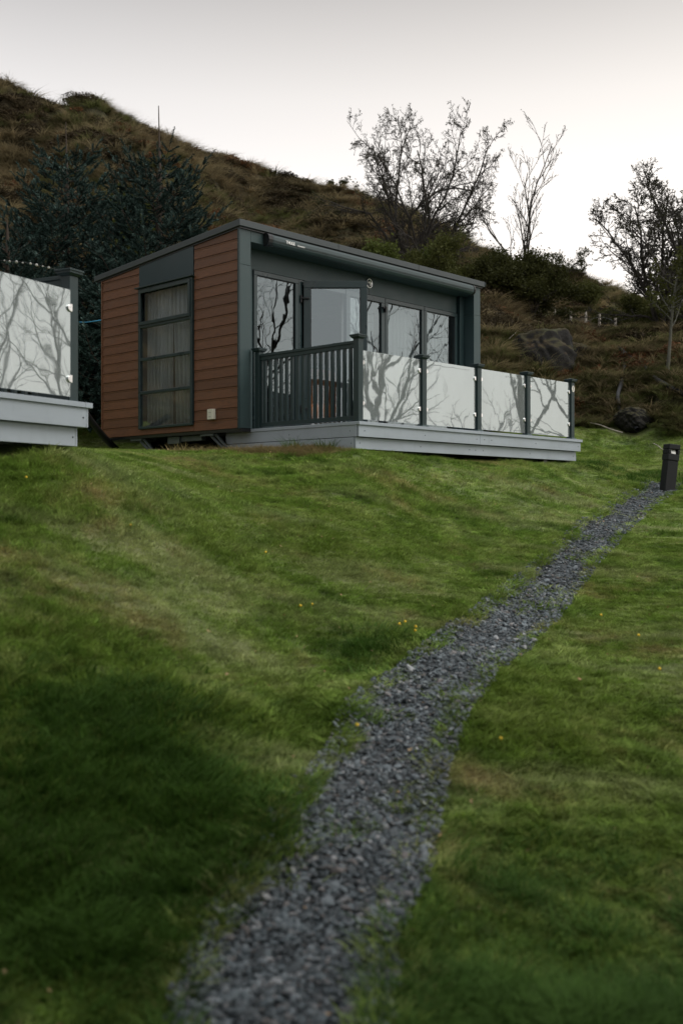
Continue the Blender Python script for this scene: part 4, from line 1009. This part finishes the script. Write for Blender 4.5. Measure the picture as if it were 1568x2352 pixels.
def make_tree(name, loc, label, cat, seed, H, bark='bark', leaf=None, lsize=.05, per=2, lspread=.05, rz=0, sides=5, group=None, leafname='foliage', frac=1.0, sink=.0, **kw):
    paths, radii, tips, lev = grow_tree(seed, H, **kw)
    z = float(height([loc[0]], [loc[1]])[0]) if len(loc) == 2 else loc[2]
    t = empty(name, (loc[0], loc[1], z - sink), rz); tag(t, label, cat, group)
    big = [k for k in range(len(paths)) if lev[k] < 2]; sm = [k for k in range(len(paths)) if lev[k] >= 2]
    V1, F1 = tube_arrays([paths[k] for k in big], [radii[k] for k in big], sides + 2)
    mesh_obj('trunk', V1, F1, M[bark], t, smooth=True)
    V2, F2 = tube_arrays([paths[k] for k in sm], [radii[k] for k in sm], 3)
    mesh_obj('crown', V2, F2, M[bark], t, smooth=True)
    if leaf:
        g = np.random.default_rng(seed + 5); tp = tips[g.uniform(0, 1, len(tips)) < frac]
        V3, F3 = leaf_mesh(tp, lsize, per, g, lspread); mesh_obj(leafname, V3, F3, M[leaf], t)
    return t
def slim(t, k, kz=1.0):
    t.scale = (k, k, kz); return t
def at(u, v, d):
    p = PT(u, v, d); return (p[0], p[1])
# big hawthorn behind the cabin roof
slim(make_tree('hawthorn_tree', at(968, 620, 33), 'large dark hawthorn with many spreading stems and small buds, behind the cabin roof', 'tree', 10, 5.8, rz=R(60), leaf='bud', lsize=.026, per=1, frac=.5, lspread=.03, rmin=.007, stems=9, stem_tilt=21, kids=(11, 7, 5, 2), ratio=(.42, .5, .48, .45), r0=.085, gnarl=.19, start=.18, levels=4, ang=(38, 48, 52, 55), up=.3), .74, 1.02)
make_tree('hawthorn_tree', at(905, 600, 34), 'low leaning hawthorn with a far-reaching limb left of the large hawthorn', 'tree', 47, 4.4, leaf='bud', lsize=.035, per=2, frac=.7, stems=3, stem_tilt=30, kids=(7, 5, 4, 3), ratio=(.45, .5, .5, .5), r0=.06, gnarl=.22, start=.25, levels=3)
make_tree('bare_tree', at(1192, 650, 35), 'thin bare tree with upright twigs right of the large hawthorn', 'tree', 53, 5.1, rmin=.007, stems=3, stem_tilt=9, kids=(8, 5, 3, 3), ratio=(.42, .45, .45, .4), r0=.045, gnarl=.09, start=.2, levels=3, ang=(30, 32, 35, 40), up=.45, leaf='bud', lsize=.03, per=1, frac=.25)
make_tree('hawthorn_bush', at(1115, 655, 31), 'dense olive hawthorn bush just right of the cabin roof corner', 'bush', 61, 1.9, leaf='olive', lsize=.038, per=12, lspread=.11, stems=7, stem_tilt=40, kids=(7, 5, 3, 3), ratio=(.5, .5, .5, .5), r0=.05, gnarl=.2, start=.1, levels=3, bark='bark')
make_tree('hawthorn_bush', at(1215, 690, 30), 'olive hawthorn bush below the thin bare tree', 'bush', 62, 1.8, leaf='olive', lsize=.036, per=12, lspread=.11, stems=7, stem_tilt=40, kids=(7, 5, 3, 3), ratio=(.5, .5, .5, .5), r0=.05, gnarl=.2, start=.1, levels=3)
make_tree('hawthorn_bush', at(1000, 640, 29.5), 'dark bush at the foot of the large hawthorn, above the roof', 'bush', 63, 1.7, leaf='olive', lsize=.038, per=12, lspread=.11, stems=7, stem_tilt=42, kids=(7, 5, 3, 3), ratio=(.5, .5, .5, .5), r0=.05, gnarl=.2, start=.1, levels=3)
make_tree('hawthorn_bush', at(890, 620, 30), 'green bush on the slope left of the large hawthorn', 'bush', 64, 1.8, leaf='gleaf', lsize=.05, per=5, lspread=.1, stems=6, stem_tilt=35, kids=(6, 5, 3, 3), ratio=(.5, .5, .5, .5), r0=.04, gnarl=.2, start=.1, levels=3)
make_tree('hawthorn_bush', at(1345, 700, 44), 'small dense shrub on the right shoulder of the ridge', 'bush', 65, 1.2, leaf='olive', lsize=.05, per=3, lspread=.12, stems=5, stem_tilt=16, kids=(7, 5, 3, 3), ratio=(.4, .5, .5, .5), r0=.05, gnarl=.15, start=.1, levels=3)
make_tree('bare_shrub', at(1285, 640, 52), 'small twiggy shrub on the skyline below the bare tree', 'bush', 66, 1.7, leaf='bud', lsize=.05, per=2, stems=5, stem_tilt=25, kids=(6, 5, 3, 3), r0=.04, levels=3)
make_tree('bare_shrub', at(772, 440, 52.5), 'small twiggy shrub on the skyline left of the large hawthorn', 'bush', 67, 1.3, leaf='bud', lsize=.05, per=2, stems=5, stem_tilt=25, kids=(6, 5, 3, 3), r0=.035, levels=3)
make_tree('bare_shrub', at(66, 212, 45.8), 'tiny dark shrub on the skyline at the far left', 'bush', 68, .75, leaf='bud', lsize=.06, per=3, stems=3, stem_tilt=20, kids=(6, 5, 3, 3), r0=.035, levels=3)
make_tree('hawthorn_tree', at(1525, 770, 29), 'tall dark hawthorn standing left in the group at the right edge', 'tree', 71, 4.4, leaf='bud', lsize=.026, per=1, frac=.4, lspread=.04, rmin=.008, stems=7, stem_tilt=13, kids=(12, 7, 5, 2), ratio=(.34, .5, .5, .5), r0=.06, gnarl=.14, start=.1, levels=4, ang=(38, 48, 52, 55))
make_tree('hawthorn_tree', at(1615, 790, 27), 'tall dark hawthorn cut by the right edge', 'tree', 72, 4.8, leaf='bud', lsize=.026, per=1, frac=.4, lspread=.04, rmin=.008, stems=7, stem_tilt=13, kids=(12, 7, 5, 2), ratio=(.34, .5, .5, .5), r0=.06, gnarl=.14, start=.1, levels=4, ang=(38, 48, 52, 55))
make_tree('hawthorn_bush', at(1425, 735, 38), 'olive bush under the hawthorns at the right, above the fence end', 'bush', 73, 1.5, leaf='olive', lsize=.038, per=12, lspread=.11, stems=6, stem_tilt=38, kids=(7, 5, 3, 3), ratio=(.5, .5, .5, .5), r0=.05, levels=3)
make_tree('hawthorn_bush', at(1490, 760, 31), 'dark olive bush at the foot of the right-hand hawthorns', 'bush', 74, 1.7, leaf='olive', lsize=.038, per=12, lspread=.11, stems=6, stem_tilt=42, kids=(7, 5, 3, 3), ratio=(.5, .5, .5, .5), r0=.05, levels=3)
make_tree('young_tree', at(1530, 905, 22.5), 'slender young tree with a thin pale trunk on the bank at the right', 'tree', 75, 2.9, bark='barkp', leaf='olive', lsize=.04, per=3, lspread=.05, stems=1, kids=(16, 5, 3, 3), ratio=(.33, .5, .5, .5), r0=.045, gnarl=.05, start=.42, levels=3, ang=(62, 48, 50, 50), up=.12)
make_tree('young_tree', at(265, 560, 25), 'pale green larch-like sapling between the two spruces', 'tree', 76, 3.4, leaf='gleaf', lsize=.05, per=4, lspread=.08, stems=2, stem_tilt=8, kids=(14, 5, 3, 3), ratio=(.3, .5, .5, .5), r0=.04, gnarl=.06, start=.1, levels=3, ang=(60, 48, 50, 50))
make_tree('young_tree', at(545, 610, 23), 'pale green sapling right of the taller spruce, above the roof', 'tree', 77, 2.0, leaf='gleaf', lsize=.04, per=4, lspread=.08, stems=3, stem_tilt=10, kids=(12, 5, 3, 3), ratio=(.3, .5, .5, .5), r0=.03, gnarl=.06, start=.1, levels=3, ang=(50, 48, 50, 50))
# bare ash trees standing on the low ground to the right (mirrored in the cabin glass)
GA = 'bare trees mirrored in the glass'
for k, (x, y, H_, st, sd_) in enumerate(((10.5, 13.5, 7.5, 1, 81), (13.0, 17.5, 8.5, 1, 82), (11.2, 19.4, 7.0, 1, 83), (9.2, 10.4, 7.2, 2, 84), (15.5, 21.5, 8.0, 1, 85), (8.6, 7.6, 6.6, 2, 86), (14.0, 14.0, 8.0, 1, 87), (17.0, 26.0, 8.0, 1, 88))):
    make_tree('bare_tree', (x, y), 'leafless ash tree with spreading limbs, seen mirrored in the cabin glass', 'tree', sd_, H_, group=GA, stems=st, stem_tilt=9, kids=(9, 6, 5, 2), ratio=(.55, .5, .45, .42), r0=.10, gnarl=.11, start=.12, levels=3, ang=(38, 42, 45, 45), up=.35, nseg=10)

# ------------------------------------------------------------------ spruces
def spruce(loc, H, Rb, label, seed, leader=.5, apex=None):
    g = np.random.default_rng(seed); zb = float(height([loc[0]], [loc[1]])[0])
    if apex: H = (HZ - apex) / FPX * loc[1] - zb
    t = empty('spruce_tree', (loc[0], loc[1], zb), g.uniform(0, 6)); tag(t, label, 'tree')
    paths, radii = [np.array([[0, 0, -.2], [0.02, 0, H * .5], [0, .02, H - leader], [0, 0, H]])], [np.array([.11, .07, .02, .008])]
    V, F = tube_arrays([dense(paths[0], 12)], [np.interp(np.linspace(0, 1, 12), [0, .6, .8, 1], [.11, .045, .013, .008])], 7); mesh_obj('trunk', V, F, M['sprucetw'], t, smooth=True)
    bp_, br_, tw = [], [], []
    zc = .35
    while zc < H - leader:
        f = 1 - zc / H; n = int(5 + 3 * f); Lb = Rb * (f ** .95) * g.uniform(.85, 1.1) + .10
        a0 = g.uniform(0, 6.28)
        for k in range(n):
            a = a0 + 2 * math.pi * k / n + g.normal(0, .15); L_ = Lb * g.uniform(.75, 1.18); m = 8
            tt = np.linspace(0, 1, m); rise = np.interp(f, [0, .4, 1], [.75, .15, -.22])
            rr_ = tt * L_; zz = zc + rise * tt * L_ + .22 * L_ * tt ** 3 - .10 * L_ * np.sin(tt * math.pi)
            P = np.stack([rr_ * np.cos(a + .1 * tt), rr_ * np.sin(a + .1 * tt), zz], 1); bp_.append(P); br_.append(np.interp(tt, [0, 1], [.008 + .016 * f, .004]))
            D = P[-1] - P[-2]; D /= np.linalg.norm(D); tw.append((P[-1] - D * .1, D, g.uniform(.24, .36)))
            s = .22 * L_ + .05
            while s < L_ * .98:
                x = s / L_ * (m - 1); i0 = min(int(x), m - 2); pp = P[i0] + (P[i0 + 1] - P[i0]) * (x - i0); D = P[i0 + 1] - P[i0]; D /= np.linalg.norm(D)
                for sg in (-1, 1):
                    sd_ = np.cross(D, [0, 0, 1]) * sg; sd_ /= np.linalg.norm(sd_)
                    dr = D * .62 + sd_ * .75 + np.array([0, 0, g.uniform(-.10, .38)]) + g.normal(0, .10, 3); dr /= np.linalg.norm(dr)
                    lt = min(.52, (.16 + .42 * (L_ - s))) * g.uniform(.7, 1.1)
                    tw.append((pp, dr, lt))
                    if lt > .28:
                        for q_ in (.4, .7):
                            p2_ = pp + dr * lt * q_; d2x = dr * .7 + sd_ * g.uniform(-.5, .6) + np.array([0, 0, g.uniform(.05, .5)]); d2x /= np.linalg.norm(d2x); tw.append((p2_, d2x, lt * .5))
                s += g.uniform(.11, .16)
        zc += g.uniform(.20, .27)
    # upright leader needles
    
    V, F = tube_arrays(bp_, br_, 3); mesh_obj('branch_set', V, F, M['sprucetw'], t)
    VV = []; nn = 30
    P0_ = np.array([q_[0] for q_ in tw]); D0_ = np.array([q_[1] for q_ in tw]); L0 = np.array([q_[2] for q_ in tw])
    X = np.cross(D0_, [0.13, .2, 1]); X /= np.linalg.norm(X, axis=1)[:, None] + 1e-9; Y = np.cross(D0_, X)
    for k in range(nn):
        tt = (k + .5) / nn + g.uniform(-.02, .02, len(tw)); a = k * 2.4 + g.uniform(0, .5, len(tw)); c, s = np.cos(a)[:, None], np.sin(a)[:, None]
        base = P0_ + D0_ * (L0 * tt)[:, None]; out = X * c + Y * s; ln = (.046 + .008 * g.normal(0, 1, len(tw)))[:, None] * np.interp(tt, [0, .8, 1], [1, 1, .6])[:, None]
        side_ = (-X * s + Y * c) * .010
        tip = base + out * ln * .72 + D0_ * ln * .85
        VV.append(np.stack([base - side_, base + side_, tip + side_ * .5, tip - side_ * .5], 1))
    V = np.concatenate(VV).reshape(-1, 3); mesh_obj('needles', V, np.arange(len(V)).reshape(-1, 4), M['spruce'], t)
    return t
spruce(at(364, 800, 20.2), 6.75, 2.55, 'blue-green spruce with a bare upright leader, the taller one, right behind the cabin', 5, leader=1.15, apex=242)
spruce(at(151, 800, 21.5), 6.8, 2.6, 'blue-green spruce at the left, standing behind the near deck', 9, leader=1.0, apex=280)
spruce(at(15, 800, 19.5), 4.6, 2.3, 'lower dark spruce at the left edge behind the misted glass', 13, leader=.4, apex=500)
spruce(at(255, 820, 19.0), 3.9, 1.9, 'short dark spruce in the gap between the near deck and the cabin', 17, leader=.3, apex=640)

# two unseen yews added beside the camera to shade the nearest lawn
def shade_tree(x, y, H, Rc, seed, label):
    g = np.random.default_rng(seed); z = float(height([x], [y])[0]); t = empty('shade_yew', (x, y, z)); tag(t, label, 'tree')
    MB().tube([(0, 0, -.2), (.1, 0, 2), (0, .1, H * .8)], [.28, .2, .06], 9).build('trunk', M['bark'], t)
    n = 5200; v = g.normal(0, 1, (n, 3)); v /= np.linalg.norm(v, axis=1)[:, None]; rr_ = g.uniform(.55, 1, n) ** .6 * (1 + .25 * np.sin(v[:, 0] * 5 + seed) * np.cos(v[:, 1] * 6))
    C = v * rr_[:, None] * np.array([Rc, Rc, (H - 3.2) / 2]) + np.array([0, 0, 3.6 + (H - 3.2) / 2])
    V, F = leaf_mesh(C, .17, 5, g, .16); mesh_obj('crown', V, F, M['spruce'], t); return t
shade_tree(-6.0, 1.0, 10.5, 3.5, 3, 'unseen yew added left of the viewpoint to shade the nearest lawn')
hd = empty('shade_hedge', (0, -2.6, float(height([0], [-2.6])[0]))); tag(hd, 'unseen leaf screen added behind the viewpoint to shade the nearest lawn', 'shade_hedge')  # unseen foliage block, added to cut low sky light from behind the camera
g_ = np.random.default_rng(5); C_ = np.stack([g_.uniform(-9, 9, 9000), g_.uniform(-.7, .7, 9000), g_.uniform(.1, 4.0, 9000)], 1); V_, F_ = leaf_mesh(C_, .13, 4, g_, .08); mesh_obj('foliage', V_, F_, M['spruce'], hd)
for x_ in np.arange(-8, 9, 2.0): MB().tube([(x_, 0, -.1), (x_, .1, 3)], [.06, .03], 6).build('stem', M['bark'], hd)
shade_tree(4.4, -1.6, 10.5, 3.4, 4, 'unseen yew added right of the viewpoint to shade the nearest lawn')

# ------------------------------------------------------------------ rocks
def rock(u, v, d, sx_, sy_, sz_, seed, label, lift=0.0):
    pp_ = PT(u, v, d); lift = max(0, float(height([pp_[0]], [pp_[1]])[0]) + .18 * sz_ - pp_[2])
    g = np.random.default_rng(seed); bm = bmesh.new(); bmesh.ops.create_icosphere(bm, subdivisions=5, radius=1)
    C_ = np.array([vv.co for vv in bm.verts]); n1 = fbm(C_[:, 0] * 1.3 + seed, C_[:, 1] * 1.3 + C_[:, 2] * 1.7, seed, 3); n2 = fbm(C_[:, 0] * 4 + C_[:, 2] * 3, C_[:, 1] * 4 - C_[:, 2] * 2, seed + 3, 3); n3 = fbm(C_[:, 0] * 11 + C_[:, 2] * 9, C_[:, 1] * 11 - C_[:, 2] * 8, seed + 9, 2)
    for k, vv in enumerate(bm.verts):
        f = 1 + .55 * n1[k] + .22 * n2[k] + .10 * n3[k]
        q_ = np.sign(C_[k]) * np.abs(C_[k]) ** .8 * f; vv.co = (q_[0] * sx_, q_[1] * sy_, q_[2] * sz_)
    me = bpy.data.meshes.new('rock'); bm.to_mesh(me); bm.free(); me.materials.append(M['rock']); me.polygons.foreach_set('use_smooth', [True] * len(me.polygons))
    p = PT(u, v, d); o = bpy.data.objects.new('boulder', me); COL.objects.link(o); o.location = (p[0], p[1], p[2] + lift); o.rotation_euler = (0, 0, R(30))
    return tag(o, label, 'rock')
rock(1248, 835, 24.3, .76, .65, .72, 3, 'large dark boulder with a mossy top on the bank beyond the deck')
rock(1312, 822, 25.2, .42, .40, .34, 6, 'smaller mossy boulder touching the right side of the large one')
rock(1452, 965, 21.0, .34, .30, .24, 8, 'grey mossy boulder at the foot of the bank near the bollard')

# ------------------------------------------------------------------ wire fence on the slope
fe = empty('wire_fence', (0, 0, 0)); tag(fe, 'old wire fence with pale weathered stakes crossing the slope at the right', 'fence')
FP = []
for (u, vt, vb, d) in ((1241, 709, 746, 39), (1273, 711, 748, 39), (1308, 713, 750, 38), (1345, 716, 752, 37.5), (1376, 724, 775, 34), (1412, 730, 774, 33), (1440, 740, 778, 32.5), (1215, 706, 742, 40)):
    p = PT(u, vb, d); z = float(height([p[0]], [p[1]])[0]); zt = max((HZ - vt) / FPX * d, z + .65); FP.append((p[0], p[1], z, zt))
fe.location = (FP[0][0], FP[0][1], FP[0][2])
def fl(p): return (p[0] - FP[0][0], p[1] - FP[0][1], p[2] - FP[0][2])
for x, y, z, zt in FP:
    tl = random.uniform(-.05, .05); mb = MB(); mb.tube([fl((x, y, z - .3)), fl((x + tl * .5, y, (z + zt) / 2)), fl((x + tl, y, zt))], [.048, .046, .040], 7)
    mb.build('post', M['stake'], fe)
order = sorted(FP, key=lambda p: p[0])
for hgt in (.25, .55):
    pts = [np.array(fl((p[0], p[1], min(p[2] + hgt, p[3] - .04)))) for p in order]
    V, F = tube_arrays([dense(np.array(pts), 40)], [np.full(40, .006)], 4); mesh_obj('wire', V, F, M['galv'], fe)

# ------------------------------------------------------------------ pipes and fallen branches on the bank
def draped(name, uv, r, mat, label, cat, lift, d0=(19, 32), n=7):
    """lay a cable on the bank where the photo shows it: march each sight line to the ground"""
    pts = []
    for u, v in uv:
        ds = np.linspace(d0[0], d0[1], 260); P = np.stack([(u - 784) / FPX * ds, ds, (HZ - v) / FPX * ds], 1); hz_ = height(P[:, 0], P[:, 1])
        hit = np.where(P[:, 2] < hz_)[0]; k = hit[0] if len(hit) else len(ds) // 2
        pts.append((P[k, 0], P[k, 1] - .05, hz_[k] + lift))
    return cable(name, pts, r, mat, label, cat, n)
draped('drain_pipe', [(1419, 818), (1428, 826), (1432, 858), (1425, 900), (1417, 930), (1420, 955)], .045, M['rubber'], 'curved black pipe hanging down the bank between the boulders', 'pipe', .17)
draped('drain_pipe', [(1426, 825), (1445, 838), (1465, 852), (1486, 868)], .045, M['rubber'], 'straight black pipe running right from the top of the curved one', 'pipe', .17)
draped('drain_pipe', [(1418, 955), (1430, 972), (1445, 990), (1462, 1006)], .05, M['rubber'], 'black pipe end beside the lower boulder', 'pipe', .15)
draped('drain_pipe', [(1500, 885), (1530, 905), (1555, 922), (1590, 940)], .05, M['rubber'], 'black pipe lying on the bank by the young tree', 'pipe', .15)
draped('fallen_branch', [(1354, 984), (1375, 988), (1400, 998), (1428, 1008)], .012, M['stake'], 'pale fallen branch at the edge of the lawn beyond the deck', 'branch', .10, n=5)
draped('fallen_branch', [(1498, 1030), (1508, 1034), (1518, 1042), (1527, 1046)], .009, M['stake'], 'pale twisted branch behind the bollard light', 'branch', .08, n=5)
draped('fallen_branch', [(1168, 800), (1182, 788), (1196, 776)], .009, M['stake'], 'dry leaning stick on the bank right of the cabin', 'branch', .22, n=5)

# ------------------------------------------------------------------ small plants: long grass clumps and dandelions
def ground_at(u, v, d0=2.5, d1=19):
    ds = np.linspace(d0, d1, 400); X = (u - 784) / FPX * ds; Z = (HZ - v) / FPX * ds; h_ = height(X, ds); hit = np.where(Z < h_)[0]; k = hit[0] if len(hit) else 200
    return X[k], ds[k], float(h_[k])
def clump(u, v, d, h, seed, label, mat='rank', n=110, rad=.12, lean=.28):
    p = PT(u, v, d); z = float(height([p[0]], [p[1]])[0]); V, F = blades(n, rad, h * .45, h, .007, lean, .5, 4, seed)
    o = mesh_obj('grass_clump', V, F, M[mat]); o.location = (p[0], p[1], z - .01); return tag(o, label, 'grass clump')
clump(675, 1032, 13.0, .30, 1, 'long dark green grass clump against the deck side, the left of two')
clump(748, 1034, 12.75, .25, 2, 'long dark green grass clump against the deck side, the right of two')
for k, (u, v, d) in enumerate(((420, 1040, 12.9), (465, 1040, 13.1), (500, 1038, 13.2), (570, 1037, 12.95), (610, 1036, 12.9))):
    clump(u, v, d, .20, 20 + k, ['tall dry straw grass under the cabin, leftmost of five clumps', 'tall dry straw grass under the cabin window edge, second clump from the left', 'tall dry straw grass in front of the right steel leg', 'tall dry straw grass at the rear end of the deck side', 'tall dry straw grass left of the dark green clumps'][k], 'straw', 90, .22)
clump(543, 1032, 13.2, .12, 40, 'small leafy weed growing at the rear end of the deck side', 'rank', 26, .03, .8)
GD = 'dandelions in the lawn'
M['yellow'] = simple('dandelion_yellow', (.75, .50, .03), .6)
bm = bmesh.new(); bmesh.ops.create_circle(bm, cap_ends=True, radius=.0105, segments=14); 
me_f = bpy.data.meshes.new('flower_head'); 
for v_ in bm.verts: v_.co.z = .0
r_ = bmesh.ops.extrude_face_region(bm, geom=bm.faces[:]); 
for e_ in r_['geom']:
    if isinstance(e_, bmesh.types.BMVert): e_.co = e_.co * .55 + Vector((0, 0, .008))
bm.to_mesh(me_f); bm.free(); me_f.materials.append(M['yellow'])
Vs, Fs = tube_arrays([np.array([[0, 0, -.06], [.002, 0, -.03], [0, 0, 0]])], [np.array([.002, .002, .002])], 4)
stem_me = bpy.data.meshes.new('stem'); stem_me.from_pydata([tuple(p) for p in Vs], [], [tuple(int(q_) for q_ in f) for f in Fs]); stem_me.materials.append(M['grass'])
for k_, (u, v) in enumerate(((917, 1452), (954, 1458), (953, 1470), (930, 1448), (690, 1410), (717, 1411), (60, 1116), (610, 1288), (300, 1230), (1380, 1430), (1466, 1480), (1514, 1557), (1150, 1722), (820, 1690))):
    x, y, z = ground_at(u, v)
    o = empty('dandelion', (x, y, z + .055)); tag(o, 'small yellow dandelion ' + ('in the tight group by the dark clump beside the path' if k_ < 4 else 'in the close pair in mid lawn left of the path' if k_ < 6 else ['alone at the far left below the near deck', 'alone in the lawn under the deck corner', 'alone in the lawn below the side window', 'on the right lawn beside the upper path', 'on the right lawn, middle of three in a row', 'on the right lawn, lowest of three in a row', 'alone on the right lawn just beside the path', 'alone at the left edge of the path'][k_ - 6]), 'flower', GD)
    for nm, me_ in (('flower_head', me_f), ('stem', stem_me)):
        c_ = bpy.data.objects.new(nm, me_); COL.objects.link(c_); c_.parent = o
        if nm == 'flower_head': c_.rotation_euler = (R(35), R(random.uniform(-25, 25)), 0)
